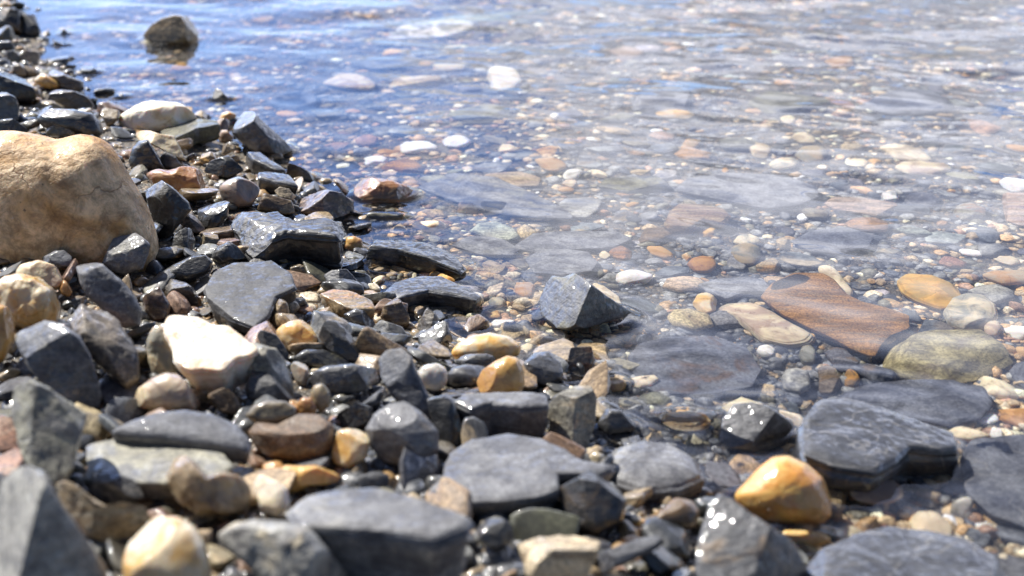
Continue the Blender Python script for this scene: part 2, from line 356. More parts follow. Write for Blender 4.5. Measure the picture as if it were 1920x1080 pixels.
def H(name, label, ref, style, c, a, wet, mode, pts, T=12., h=None, e=None, tilt=(0, 0), taper=.12, rough=.07, cuts=(), nc=3, depth=.75, lift=0., lay=None, seed=None, sink=.25, hi=False, zc=None):
    """one stone. mode 't': pts outline its top face at height h mm over the ground, T mm thick.  mode 's': pts outline what is seen of it"""
    pts = [tuple(map(float, q.split(','))) for q in pts.split()]
    seed = seed if seed is not None else len(HERO) * 7 + 11
    cx = (min(p[0] for p in pts) + max(p[0] for p in pts)) / 2; cy = (min(p[1] for p in pts) + max(p[1] for p in pts)) / 2
    if nc == 3: nc = 7 if style != 'quartz' else 3
    big = max(p[0] for p in pts) - min(p[0] for p in pts)
    nth, nph = (160, 72) if hi else ((112, 44) if big > 90 else (72, 28))
    T = T / 1000
    if mode == 't':
        h = (T if h is None else min(h / 1000, T + .004 + abs(tilt[1]) * .02))
        c0 = gpoint(cx, cy, h)
        n = np.array([-tilt[0], -tilt[1], 1.]); n /= np.linalg.norm(n)
        W = []
        for x, y in pts:
            z = c0[2]
            for _ in range(8):
                q = at(x, y, z); z = c0[2] + tilt[0] * (q[0] - c0[0]) + tilt[1] * (q[1] - c0[1])
            W.append(at(x, y, z))
        W = np.array(W); ctr = (W.min(0) + W.max(0)) / 2
        A = np.array([1., 0., tilt[0]]); A /= np.linalg.norm(A); B = np.cross(n, A)
        poly = np.stack([(W - ctr) @ A, (W - ctr) @ B], -1)
        e = .24 if e is None else e
        mid = ctr - n * T / 2
        P = make_body(poly, A, B, n, mid, T, e, taper, seed, nth, nph, rough, .05 if lay is None else lay, cuts, nc, (.5 if style != 'quartz' else .2) if nc else 0., 0 if style == 'slate' else (5 if style in ('quartz', 'boulder') else 1))
        C = mid
    else:
        dr = ray(cx, cy)
        e = (.45 if style != 'quartz' else .72) if e is None else e
        # bottom of the outline meets the ground; size in the facing plane
        D0 = np.linalg.norm(gpoint(cx, max(p[1] for p in pts) - .15 * (max(p[1] for p in pts) - min(p[1] for p in pts)), 0) - CAM)
        hw = big / 2 / FPX * D0; hh = (max(p[1] for p in pts) - min(p[1] for p in pts)) / 2 / FPX * D0
        td = depth * 2 * min(hw, hh * 1.6)
        hs = math.sqrt((hh * cp) ** 2 + (td / 2 * spn) ** 2) * (1 - sink)
        C = gpoint(cx, cy, hs + lift / 1800)
        if zc is not None: C = at(cx, cy, zc / 1000) if zc >= 0 else C
        A = AX_R; n = -dr; B = np.cross(n, A); B /= np.linalg.norm(B)
        W = np.array([CAM + ray(x, y) * (((C - CAM) @ dr) / (ray(x, y) @ dr)) for x, y in pts])
        poly = np.stack([(W - C) @ A, (W - C) @ B], -1) 
        P = make_body(poly, A, B, n, C, td, e, 0, seed, nth, nph, rough, 0 if lay is None else lay, cuts, nc, (.5 if style != 'quartz' else .2) if nc else 0., 0 if style == 'slate' else (5 if style in ('quartz', 'boulder') else 1))
    cat = 'stone' if big > 45 else 'pebble'
    o = finish(P, C, nth, nph, name, style, wet, PAL[c], PAL[a], label, cat)
    lo, hi_ = P.min(0) + C, P.max(0) + C
    HERO.append(dict(o=o, ref=ref, lo=lo, hi=hi_, c=C, px=(cx, cy), P=P + C))
    return o

# ---- stones on the shore, far left
H('dark_stone', 'near-black wet rock heap edge at the far left of the waterline', 'far black rock', 'slate', 'K', 'B', 'wet', 's', '-40,18 15,14 50,22 62,45 50,66 10,60 -40,55', T=20, nc=5)
H('dark_stone', 'black wet rounded stone touching the water beside the far black rock', 'black waterline stone', 'slate', 'K', 'S', 'wet', 's', '30,30 50,24 75,30 82,50 80,66 55,74 38,66', nc=4)
H('quartz_pebble', 'orange glassy pebble at the extreme top left corner', 'corner orange pebble', 'quartz', 'Y', 'C', 'wet', 's', '-8,12 5,1 20,0 26,8 18,18 0,20')
H('brown_stone', 'olive brown wet stone low at the left edge below the black rocks', 'far olive stone', 'sand', 'O', 'B', 'wet', 's', '-20,50 15,48 30,58 36,72 10,80 -20,78')
H('dark_stone', 'charcoal stone low at the left edge beneath the far olive stone', 'left charcoal stone', 'slate', 'S', 'K', 'wet', 's', '-20,78 20,76 36,84 38,94 5,98 -20,96')
H('brown_stone', 'greyish brown wet pebble below the charcoal stone at the left edge', 'left grey-brown pebble', 'sand', 'U', 'O', 'wet', 's', '2,98 25,93 42,105 40,118 12,120 0,110')
H('tan_pebble', 'pale fawn flat pebble lying half wet by the left waterline', 'fawn flat pebble', 'sand', 'N', 'U', 'wet', 's', '18,122 40,118 55,130 54,143 30,144 15,134')
H('tan_pebble', 'thin brown-grey chip breaking the water right of the black rocks', 'thin wet chip', 'sand', 'U', 'N', 'wet', 's', '92,84 100,76 120,82 138,92 118,94 95,90', sink=.5)
H('dark_stone', 'small dark stone tip poking out of the blue water near black rocks', 'small dark tip', 'slate', 'S', 'O', 'wet', 's', '112,64 118,55 130,60 134,72 120,76', sink=.5)
H('slate_stone', 'jagged black slate stone at the left edge above the grey block', 'jagged black slate', 'slate', 'K', 'S', 'wet', 's', '-30,142 10,134 45,145 70,160 88,176 68,192 20,196 -30,186', nc=6, rough=.12)
H('slate_stone', 'grey block with a pale flat top cut by the left edge', 'left grey block', 'slate', 'G', 'L', 'wet', 's', '-40,176 10,172 38,182 46,205 44,226 0,234 -40,230', cuts=FRONT, nc=1)
H('slate_stone', 'dark grey ridged slate behind the big boulder at the left edge', 'ridged dark slate', 'slate', 'S', 'K', 'wet', 's', '-40,224 25,222 62,238 70,252 20,262 -40,258')
H('slate_stone', 'grey-brown elongated stone behind the small orange pebble', 'grey-brown long stone', 'sand', 'U', 'G', 'wet', 's', '80,134 98,130 130,142 164,152 168,168 150,175 110,165', nc=2)
H('quartz_pebble', 'bright orange pebble sitting among dark stones near the left waterline', 'bright orange pebble', 'quartz', 'Y', 'C', 'wet', 's', '56,152 72,140 84,137 104,148 122,162 100,168 76,164', lift=3)
H('brown_stone', 'olive brown wet cobble with a dark front right under the orange pebble', 'olive brown cobble', 'sand', 'U', 'B', 'wet', 's', '75,192 84,176 100,168 140,170 170,180 187,196 183,208 140,212 85,208', cuts=FRONT, nc=1)
H('slate_stone', 'long smooth dark grey cobble behind the big boulder', 'long dark cobble', 'slate', 'S', 'O', 'wet', 's', '54,222 62,208 90,203 140,205 180,212 198,228 204,250 190,262 130,250 70,238', nc=1, e=.8, rough=.03, cuts=[(-.1, -.3, 1, .85)])
H('brown_stone', 'small olive glossy cobble resting against the top of the big boulder', 'olive glossy cobble', 'sand', 'O', 'N', 'wet', 's', '76,242 80,228 95,221 125,232 150,246 152,256 110,262 82,256', nc=1)
H('tan_pebble', 'light brown flat stone between the dark cobble and white quartz', 'light brown flat stone', 'sand', 'N', 'U', 'wet', 's', '178,206 200,202 225,206 232,218 212,236 200,240 190,220')
H('tan_pebble', 'pale small stone at the water edge above the light brown stone', 'pale edge stone', 'sand', 'M', 'N', 'wet', 's', '188,192 205,188 214,196 206,204 190,204')
H('slate_stone', 'small olive grey block standing in shallow water', 'olive block in water', 'slate', 'O', 'S', 'wet', 's', '212,186 218,178 240,176 243,186 242,194 215,195', sink=.35)
H('slate_stone', 'thin dark slab edge lifting out of blue water at upper left', 'dark lifted slab', 'slate', 'S', 'O', 'wet', 's', '140,140 150,128 172,124 188,130 190,140 172,150 150,148', sink=.5, cuts=[(0, 0, 1, .5)])
H('brown_stone', 'large olive tan rock standing alone in the blue water', 'lone tan rock', 'sand', 'O', 'N', 'wet', 's', '258,66 276,46 298,34 325,27 352,30 366,44 376,62 366,76 330,86 296,83 268,77', zc=12, nc=1, cuts=[(-.2, -.9, .4, .72), (1, -.4, .1, .75)], rough=.05, depth=.8, hi=True)
HERO[-1]['o'].color = (.46, .35, .19, 1); HERO[-1]['o']['accent'] = [.32, .22, .10]
H('quartz_pebble', 'small white wet pebble left of the lone tan rock in water', 'white pebble by tan rock', 'quartz', 'C', 'P', 'wet', 's', '232,72 244,66 258,72 258,80 240,82', sink=.4)
H('dark_stone', 'small dark slate fin with two wet glints at the shoreline', 'dark slate fin', 'slate', 'S', 'O', 'wet', 's', '388,208 394,182 400,164 410,170 426,188 446,206 424,216', sink=.2, nc=4, depth=.4)
H('dark_stone', 'low black stone tip breaking blue water above the slate fin', 'low black tip', 'slate', 'S', 'K', 'wet', 's', '304,158 308,148 324,150 354,158 345,164 320,164', sink=.5)
H('quartz_stone', 'big white quartz rock with a warm left side at the upper shoreline', 'big white quartz', 'quartz', 'W', 'C', 'damp', 's', '212,232 216,216 236,206 262,192 285,188 330,192 356,204 375,218 372,236 330,248 280,250 236,248 214,246', hi=True, nc=2, rough=.12, e=.6)
HERO[-1]['o'].color = (.85, .80, .71, 1)
H('slate_stone', 'olive grey wedge with a pale streaked top in front of white quartz', 'olive wedge', 'slate', 'O', 'G', 'damp', 't', '300,236 330,222 370,220 408,222 412,230 372,238 330,252 302,250', T=16, h=18, tilt=(.05, -.05), nc=1, e=.22, hi=True)
H('quartz_stone', 'cream quartz finger lying in front of the big white quartz', 'cream quartz finger', 'quartz', 'C', 'N', 'damp', 's', '242,250 262,243 290,250 325,256 346,268 357,290 352,306 325,296 290,276 250,264', rough=.14, nc=3, lift=3)
H('quartz_pebble', 'small peach quartz pebble right of the olive wedge', 'peach pebble', 'quartz', 'C', 'Y', 'wet', 's', '408,224 414,212 430,208 446,214 440,230 424,236 410,234')
H('quartz_pebble', 'small cream pebble beneath the peach pebble beside the olive wedge', 'cream pebble', 'quartz', 'C', 'P', 'wet', 's', '408,256 414,244 430,243 440,256 434,268 412,270')
H('slate_stone', 'translucent olive grey glossy rock at the waterline with glints', 'glossy olive rock', 'slate', 'G', 'L', 'wet', 's', '428,250 440,222 452,208 474,208 486,222 508,240 536,262 554,282 530,292 480,290 446,268', cuts=[(-.5, -.2, 1, .72), (.75, -.6, .3, .7)], nc=1, hi=True, sink=.1)
H('dark_stone', 'black glistening chunk between the boulder and cream quartz finger', 'black glistening chunk', 'slate', 'S', 'K', 'wet', 's', '240,300 248,278 262,264 280,261 298,286 318,318 290,324 258,324 244,312', nc=5, rough=.12)
H('slate_stone', 'grey wet sliver leaning right of the black glistening chunk', 'grey wet sliver', 'slate', 'G', 'L', 'wet', 's', '296,286 312,284 336,296 348,312 330,318 310,316')
H('tan_pebble', 'tan angular pebble lying on top of the black chip', 'tan angular pebble', 'sand', 'N', 'Y', 'wet', 's', '370,300 376,288 392,284 410,286 412,298 396,306 374,308', lift=6)
H('tan_pebble', 'tiny sandy lump right beside the tan angular pebble', 'sandy lump', 'sand', 'N', 'C', 'wet', 's', '412,290 418,272 434,268 444,274 436,284 420,292', lift=8)
H('slate_stone', 'black rounded chip with a green edge under the tan pebble', 'black rounded chip', 'slate', 'K', 'O', 'wet', 's', '376,318 384,306 410,298 444,291 460,300 462,322 430,336 395,332', nc=3)
H('slate_stone', 'dark wedge with a sky-blue wet top right of the black chip', 'blue-topped wedge', 'slate', 'S', 'O', 'wet', 't', '462,282 480,280 508,300 540,318 520,318 476,298', T=14, h=16, tilt=(-.25, 0), nc=1)
H('slate_stone', 'dark wedge with pale wet top just above the reddish brown stone', 'pale-topped wedge', 'slate', 'S', 'G', 'wet', 't', '482,322 508,318 545,328 562,348 520,340 484,330', T=15, h=15, tilt=(-.2, 0), nc=1)
H('slate_stone', 'small brown-grey angular stone awash right of the pale-topped wedge', 'awash angular stone', 'sand', 'U', 'O', 'wet', 's', '530,320 545,305 562,312 590,330 600,338 570,344 540,336', sink=.4)
H('quartz_stone', 'lumpy rust orange wet stone beside the big boulder', 'lumpy rust stone', 'quartz', 'A', 'R', 'wet', 's', '266,326 286,318 312,322 336,311 362,314 386,330 390,352 376,368 340,372 310,364 280,348', rough=.16, hi=True, nc=2)
H('slate_stone', 'dark wet slab sloping down right of the big boulder', 'sloping dark slab', 'slate', 'S', 'K', 'wet', 's', '262,336 285,345 330,368 362,392 366,404 330,440 306,460 290,420', nc=3, depth=.5)
H('quartz_stone', 'pinkish white round stone with a grey cap above the dark slab', 'pinkish round stone', 'quartz', 'P', 'G', 'wet', 's', '405,350 422,338 446,330 470,338 492,352 488,364 474,388 440,392 416,382', nc=2)
H('tan_pebble', 'small cream angular pebble just left of the reddish brown stone', 'cream angular pebble', 'sand', 'C', 'N', 'wet', 's', '512,358 522,350 540,354 556,364 545,376 520,370', lift=4)
H('brown_stone', 'brown tan flat pebble between the round and reddish stones', 'brown tan pebble', 'sand', 'B', 'N', 'wet', 's', '475,378 495,362 530,366 556,382 552,400 520,404 480,392')
H('brown_stone', 'reddish brown wet rock with a sharp ridge and pink left face', 'reddish ridge rock', 'sand', 'D', 'P', 'wet', 's', '556,398 560,372 584,362 612,355 640,362 664,376 664,398 630,410 588,412', cuts=[(-.6, -.2, 1, .62), (.5, -.8, .25, .7)], nc=1, hi=True)
H('brown_stone', 'rusty brown glossy rock rising at the edge of the still water', 'rusty glossy rock', 'quartz', 'B', 'R', 'wet', 's', '660,388 660,352 672,338 700,333 735,337 762,350 786,366 775,384 735,392 690,398', rough=.12, hi=True, nc=3, sink=.15)
H('slate_stone', 'thin olive slab tip level with the water below the rusty rock', 'thin olive slab tip', 'slate', 'O', 'U', 'wet', 's', '682,402 696,397 730,400 757,404 757,418 720,422 696,418', sink=.5, nc=1)
H('slate_stone', 'broad black faceted slab with a glossy sky-lit top face', 'broad black slab', 'slate', 'S', 'K', 'wet', 't', '434,436 428,410 444,388 470,388 486,396 520,390 560,412 600,412 630,402 646,426 640,440 590,436 540,434 490,448 452,456', T=30, h=30, tilt=(.05, .1), nc=2, hi=True, rough=.10, lay=.10, taper=.05)
H('slate_stone', 'black rough stone behind the left end of the broad black slab', 'black rough stone', 'slate', 'K', 'O', 'wet', 's', '362,400 378,384 410,376 436,382 432,410 404,440 380,430', nc=5)
H('brown_stone', 'small rounded brown-grey cobble left of the broad black slab', 'small brown-grey cobble', 'sand', 'U', 'P', 'wet', 's', '334,408 345,398 360,400 378,412 390,430 376,440 350,432')
H('tan_pebble', 'pale olive cube-like pebble in front of the broad black slab', 'pale olive cube', 'sand', 'N', 'O', 'wet', 's', '366,452 374,440 400,436 412,442 418,458 395,468 370,466')
H('slate_stone', 'black glossy pebble with blue sheen right of the boulder base', 'blue sheen pebble', 'slate', 'K', 'S', 'wet', 's', '318,470 324,442 340,426 360,432 366,452 360,474 336,488')
H('slate_stone', 'small dark blue pebble in front of the pale olive cube', 'dark blue pebble', 'slate', 'S', 'E', 'wet', 's', '395,484 404,464 430,452 446,462 466,484 440,488 412,498')
H('brown_stone', 'tan golden cone stone under the front of the broad black slab', 'golden cone', 'sand', 'B', 'Y', 'wet', 's', '430,478 440,460 470,458 530,470 560,486 520,494 470,492')
H('slate_stone', 'long dark rounded stone lying diagonally right of the grey chip', 'diagonal dark stone', 'slate', 'S', 'K', 'wet', 's', '280,520 320,498 360,480 390,478 405,490 398,510 360,530 310,536', nc=1, e=.8)
# ---- the big boulder and what leans on it
H('boulder', 'huge tan orange boulder filling the left edge with a dark crack', 'big tan boulder', 'boulder', 'N', 'C', 'damp', 's', '-150,300 -110,262 -40,246 20,243 70,250 112,264 135,256 170,249 200,256 230,275 258,312 285,352 308,395 322,430 326,480 312,515 250,528 60,530 -80,528 -150,440', hi=True, nc=0, rough=.05, depth=.5, e=.9, sink=.45)
bo = HERO[-1]['o']; bo.color = (.50, .29, .10, 1); bo['accent'] = [.68, .53, .35]
H('slate_stone', 'dusty grey chip with a beige front leaning on the boulder', 'dusty grey chip', 'slate', 'G', 'M', 'damp', 's', '183,496 194,470 208,447 262,436 290,458 284,480 274,506 236,516 200,510', cuts=[(-.2, -.5, 1, .6)], nc=1, lift=14, depth=.45, e=.55)
H('slate_stone', 'small slate blue chip at the foot of the big boulder', 'slate blue chip', 'slate', 'E', 'S', 'damp', 's', '68,486 90,472 125,468 142,480 144,498 110,504 76,500', lift=12)
H('quartz_stone', 'pale pinkish stone at the foot of the boulder behind lumpy quartz', 'pale pinkish stone', 'quartz', 'C', 'P', 'damp', 's', '16,510 30,494 70,487 108,496 132,514 124,540 70,548 26,530', lift=10)
H('quartz_stone', 'lumpy yellowish cream quartz heap at the left below the boulder', 'lumpy cream quartz', 'quartz', 'C', 'Y', 'wet', 's', '-30,540 0,520 35,512 75,522 112,545 128,585 122,615 60,625 -30,620', rough=.22, hi=True, nc=2, lift=6)
H('quartz_pebble', 'little brown orange pebble between cream quartz and grey-brown stone', 'little brown orange pebble', 'quartz', 'A', 'B', 'wet', 's', '106,534 116,524 132,528 140,545 132,558 114,552', lift=12)
H('quartz_stone', 'smooth deep orange pebble cut by the left edge of the picture', 'deep orange pebble', 'quartz', 'Y', 'A', 'wet', 's', '-60,580 -20,565 20,574 38,600 34,640 14,676 -30,690 -60,660', lift=8)
H('brown_stone', 'oblong grey-brown stone tilted right, in front of the boulder', 'oblong tilted stone', 'slate', 'G', 'M', 'damp', 's', '130,512 138,496 162,491 196,512 232,535 262,562 280,590 272,612 240,616 200,594 158,566 138,540', e=.5, nc=1, cuts=[(-.4, -.35, 1, .8)], lift=14, depth=.5, hi=True)
H('brown_stone', 'shaded reddish brown stone right of the oblong tilted stone', 'shaded brown stone', 'sand', 'D', 'B', 'wet', 's', '262,548 280,536 300,545 325,575 320,600 290,604 270,585')
H('slate_stone', 'dark chipped stone right of the slate blue pebble cluster', 'dark chipped stone', 'slate', 'U', 'S', 'wet', 's', '300,535 320,522 350,530 378,550 375,570 340,578 312,560')
H('brown_stone', 'dark brown lumpy stone in the shade of the oblong stone', 'dark lumpy stone', 'slate', 'U', 'S', 'damp', 's', '118,610 130,585 152,568 180,590 215,600 248,630 272,668 278,712 250,735 212,712 170,680 130,650', rough=.12, nc=3, lift=4)
H('slate_stone', 'grey stone with a pale rim round a dark hollow at the left', 'pale-rimmed grey stone', 'slate', 'E', 'M', 'damp', 's', '8,618 24,600 60,606 120,614 162,636 188,672 212,742 205,766 150,764 84,730 38,690 14,650', e=.5, nc=1, cuts=[(-.35, -.5, 1, .62), (.1, -1, .3, .6)], hi=True, lift=10)
H('slate_stone', 'large dark slate chip with a frosty left rim behind the white stone', 'frosty-rimmed slate', 'slate', 'S', 'E', 'damp', 't', '380,540 398,508 436,490 510,486 545,508 557,538 518,556 505,590 478,614 430,598 392,576', T=12, h=24, tilt=(.05, .12), nc=1, hi=True, rough=.06)
H('tan_pebble', 'yellowish tan wedge standing right of the frosty-rimmed slate', 'yellowish tan wedge', 'sand', 'N', 'O', 'wet', 's', '495,602 512,580 530,558 542,575 546,600 520,614 500,616', nc=5, depth=.5, lift=6)
H('quartz_stone', 'large bright white flint-like rock, brightest stone of the foreground', 'bright white rock', 'quartz', 'W', 'C', 'damp', 't', '306,596 318,577 344,592 366,588 402,604 428,606 462,628 488,646 462,660 440,664 414,690 372,684 350,690 322,668 316,640 300,616', T=24, h=30, tilt=(.06, .16), nc=0, hi=True, rough=.14, taper=.25, lay=.06)
HERO[-1]['o'].color = (.80, .75, .64, 1); HERO[-1]['o']['accent'] = [.68, .52, .36]
H('quartz_stone', 'pale greenish white stone under the left of the bright rock', 'greenish white stone', 'quartz', 'M', 'C', 'damp', 's', '270,640 282,618 305,606 325,640 340,690 330,716 290,712 276,680', rough=.1)
H('quartz_stone', 'speckled pale green slab under the right of the bright rock', 'speckled pale slab', 'sand', 'M', 'O', 'damp', 's', '452,660 486,640 515,662 540,700 556,740 530,760 480,735 455,700', rough=.08, e=.5)
H('slate_stone', 'dark wet stone behind the speckled pale slab with small glints', 'dark glinting stone', 'slate', 'S', 'G', 'wet', 's', '480,628 492,618 520,628 545,660 540,690 515,680', nc=3)
H('slate_stone', 'blue black slab wedged in front of the speckled pale slab', 'blue black wedge', 'slate', 'S', 'E', 'damp', 's', '458,700 490,686 530,706 556,735 560,760 500,768 466,750')
H('quartz_stone', 'pinkish brown glossy pebble in front of the bright white rock', 'pinkish glossy pebble', 'quartz', 'P', 'C', 'wet', 's', '236,760 250,728 276,708 305,698 340,702 370,722 380,750 360,770 300,776', lift=6)
H('tan_pebble', 'brown angular pebble right of the pinkish glossy pebble', 'brown angular pebble', 'sand', 'B', 'N', 'damp', 's', '383,748 392,732 404,725 430,738 458,762 450,778 410,772', lift=4)
H('slate_stone', 'smooth oval slate lying like a leaf in the left foreground', 'smooth oval slate', 'slate', 'E', 'G', 'damp', 't', '202,798 235,780 285,764 345,757 400,765 445,786 470,815 466,836 420,834 350,822 270,814 225,808', T=16, h=32, tilt=(-.05, .30), e=.6, nc=0, rough=.025, lay=0, hi=True)
H('slate_stone', 'flat slab half beige half dark under the smooth oval slate', 'half beige slab', 'slate', 'M', 'E', 'damp', 't', '150,885 160,830 230,815 340,825 415,840 438,870 410,890 330,903 220,903', T=12, h=16, nc=1, e=.25, hi=True)
H('slate_stone', 'large angular grey beige rock standing at the left edge', 'grey beige rock', 'slate', 'M', 'G', 'damp', 's', '0,770 8,722 50,712 90,724 140,756 178,776 160,838 148,880 125,912 70,908 28,862', e=.45, nc=1, cuts=[(-.6, -.75, .5, .68), (.1, -.9, .6, .72)], lift=12, hi=True)
H('slate_stone', 'dark slate wedge in the gap beneath the half beige slab', 'gap slate wedge', 'slate', 'S', 'E', 'damp', 's', '148,902 170,885 220,885 270,902 285,935 240,950 180,940')
H('tan_pebble', 'rough beige sandstone slab in the lower left foreground', 'rough beige slab', 'sand', 'N', 'M', 'damp', 's', '80,905 120,900 160,930 200,948 250,942 290,952 300,975 262,1005 200,1018 140,1000 100,950', rough=.14, nc=2, lift=6)
H('slate_stone', 'big pale grey wedge in the bottom left corner, very close and blurred', 'corner grey wedge', 'slate', 'L', 'M', 'damp', 's', '-60,890 20,872 70,884 110,950 160,1010 205,1060 225,1140 -60,1150', cuts=[(-.8, -.45, .5, .5), (.75, -.75, .35, .45)], e=.5, nc=0, lift=20, rough=.03)
H('quartz_stone', 'smooth butter yellow pebble at the bottom left, cut by the frame', 'butter yellow pebble', 'quartz', 'Y', 'C', 'wet', 's', '216,1060 228,1018 262,992 288,970 335,968 372,986 396,1020 408,1070 404,1120 300,1135 226,1120', e=.8, nc=1, rough=.03, lift=14, cuts=[(-.6, -.3, 1, .78)])
H('brown_stone', 'knobbly brown stone with glints in the lower left foreground', 'knobbly brown stone', 'quartz', 'B', 'N', 'wet', 's', '302,888 316,868 345,848 366,868 390,888 430,884 468,895 480,922 470,958 425,968 372,962 334,940 312,915', rough=.22, nc=2, lift=10)
H('quartz_pebble', 'small milky white pebble touching the knobbly brown stone', 'milky white pebble', 'quartz', 'W', 'C', 'wet', 's', '470,905 488,888 512,898 542,918 548,950 520,972 484,962', lift=10, rough=.12)
H('tan_pebble', 'golden brown chip right of the milky white pebble', 'golden brown chip', 'quartz', 'A', 'Y', 'wet', 's', '502,888 530,872 600,872 640,882 640,905 580,912 540,930 508,905', rough=.12)
H('slate_stone', 'pale grey knuckle-shaped stone at the bottom centre left', 'knuckle-shaped stone', 'slate', 'L', 'C', 'damp', 's', '400,1002 425,982 470,972 530,976 572,990 610,1030 650,1080 640,1130 520,1130 452,1060 408,1030', rough=.14, e=.6, nc=2, lift=8)
H('slate_slab', 'thick light grey slate slab with a black shaded front, bottom centre', 'thick light slate', 'slate', 'G', 'L', 'damp', 't', '533,950 560,925 620,912 720,905 800,912 868,935 890,962 884,985 820,1010 740,1000 640,992 560,985', T=30, h=36, tilt=(0, .05), nc=1, hi=True, rough=.04, lay=.10)
H('slate_slab', 'broad flat grey slate slab, largest pale slab of the centre foreground', 'broad flat slab', 'slate', 'G', 'E', 'damp', 't', '830,886 842,845 880,818 950,808 1012,818 1060,838 1100,862 1158,870 1120,888 1048,888 1052,915 1000,930 930,938 860,938 800,915', T=13, h=30, tilt=(0, .04), nc=0, hi=True, rough=.035, lay=.12)
H('slate_stone', 'dark stone under the right tip of the broad flat slab', 'stone under slab tip', 'slate', 'S', 'B', 'wet', 's', '1044,925 1065,895 1110,880 1158,890 1176,940 1168,980 1120,1005 1070,985', nc=3)
H('slate_stone', 'small dark wet pebble with a big glint below the broad flat slab', 'dark glint pebble', 'slate', 'S', 'K', 'wet', 's', '892,990 905,972 940,972 966,985 966,1010 930,1030 900,1015', lift=8)
H('tan_pebble', 'cream brown angular stone at the bottom edge right of centre', 'cream bottom stone', 'sand', 'C', 'B', 'damp', 's', '968,1018 990,1004 1040,1008 1090,1002 1124,1012 1126,1040 1100,1085 1030,1100 990,1080', cuts=[(0, .1, 1, .6), (0, -1, .2, .6)], lift=12)
H('slate_stone', 'thin grey splinter pointing up right at the bottom edge', 'thin grey splinter', 'slate', 'E', 'G', 'damp', 's', '1108,1062 1140,1036 1200,1012 1250,1004 1235,1030 1180,1058 1130,1078', depth=.6, lift=10)
H('brown_stone', 'smooth flat brown cobble right of the oval slate', 'flat brown cobble', 'sand', 'B', 'U', 'damp', 's', '460,810 476,790 520,794 560,776 600,776 628,795 632,830 612,858 560,868 500,858 474,838', e=.7, nc=1, rough=.035, cuts=[(0, -.2, 1, .78)], hi=True)
HERO[-1]['o'].color = (.20, .125, .07, 1)
H('tan_pebble', 'elongated olive tan pebble lying on the flat brown cobble', 'olive tan pebble', 'sand', 'N', 'O', 'wet', 's', '455,780 470,760 500,750 540,752 560,764 558,782 520,794 475,794', lift=22, nc=0)
H('quartz_pebble', 'small glossy yellow green pebble above the flat brown cobble', 'yellow green pebble', 'quartz', 'N', 'O', 'wet', 's', '580,738 588,722 606,718 620,735 620,762 602,774 586,762', lift=14, nc=0)
H('quartz_pebble', 'small glossy rust pebble touching the yellow green pebble', 'glossy rust pebble', 'quartz', 'A', 'R', 'wet', 's', '555,758 566,744 584,746 596,764 590,780 562,778', lift=12, nc=0)
H('quartz_pebble', 'yellow glossy pebble beside the rounded grey-brown cobble', 'yellow glossy pebble', 'quartz', 'Y', 'C', 'wet', 's', '620,838 626,812 650,803 680,806 696,822 690,860 660,880 630,872', lift=4)
H('slate_stone', 'rounded grey-brown cobble with a few glints left of the broad slab', 'rounded grey-brown cobble', 'slate', 'G', 'U', 'damp', 's', '684,804 700,776 730,756 758,752 790,772 822,808 824,845 800,872 760,878 718,866 694,840', e=.8, nc=1, rough=.04, hi=True, cuts=[(-.1, -.3, 1, .8)], lift=6)
H('slate_stone', 'dark slab chip above the rounded grey-brown cobble', 'dark slab chip', 'slate', 'S', 'B', 'wet', 's', '622,792 636,770 670,755 700,765 700,790 660,806 630,806')
H('slate_stone', 'upright blue-grey slate plank leaning in the centre', 'upright slate plank', 'slate', 'E', 'U', 'damp', 's', '708,672 722,656 752,652 772,668 786,705 806,745 816,785 790,800 760,768 730,740 712,705', cuts=[(-.5, -.6, .8, .6)], e=.5, depth=.5, nc=0, lift=6)
H('quartz_pebble', 'white rounded pebble right of the upright slate plank', 'white rounded pebble', 'quartz', 'W', 'M', 'wet', 's', '780,700 794,684 820,680 838,690 840,715 822,736 796,730 784,716', nc=0, lift=4)
H('slate_stone', 'narrow black wet stone between the plank and the grey block', 'narrow black stone', 'slate', 'K', 'S', 'wet', 's', '800,745 830,738 846,750 868,800 862,835 838,850 820,820 806,775')
H('slate_stone', 'brown flat slab edge left of the upright slate plank', 'brown slab', 'sand', 'B', 'N', 'damp', 's', '662,632 684,612 706,612 735,634 778,664 770,690 720,694 690,682 672,662', e=.45, depth=.5)
H('slate_stone', 'dark leaf-like slate chip left of the brown slab', 'leaf-like slate chip', 'slate', 'S', 'O', 'wet', 's', '594,612 612,600 640,604 664,630 684,668 690,688 650,676 622,655', e=.5, depth=.5, lift=4)
H('quartz_stone', 'pale gold banded quartz behind the dark twig-like chip', 'gold banded quartz', 'quartz', 'C', 'Y', 'wet', 's', '515,618 540,602 580,598 600,615 605,645 590,662 550,664 524,650', rough=.14)
H('slate_stone', 'flat black stone with an olive rim in front of gold banded quartz', 'olive-rimmed black stone', 'slate', 'K', 'O', 'wet', 's', '550,668 575,655 625,656 655,668 664,690 640,698 590,690 556,684')
H('slate_stone', 'long grey green stone with glints below the olive-rimmed stone', 'long grey green stone', 'slate', 'G', 'O', 'wet', 's', '575,706 610,688 660,682 704,692 710,712 680,735 630,742 590,728')
H('quartz_pebble', 'small mauve white pebble left of the long grey green stone', 'mauve white pebble', 'quartz', 'M', 'P', 'wet', 's', '542,688 556,676 576,684 582,705 572,728 554,716')
H('tan_pebble', 'sunlit tan slab chip with glints left of the pyramid pebbles', 'sunlit tan chip', 'sand', 'N', 'A', 'wet', 't', '598,548 625,539 660,545 698,562 704,578 670,580 630,572', T=10, h=18, tilt=(0, .1), nc=1)
H('brown_stone', 'brown pointed stone right of the sunlit tan chip', 'brown pointed stone', 'sand', 'B', 'N', 'wet', 's', '712,598 722,570 738,556 756,568 770,592 765,612 735,618', nc=4, depth=.6)
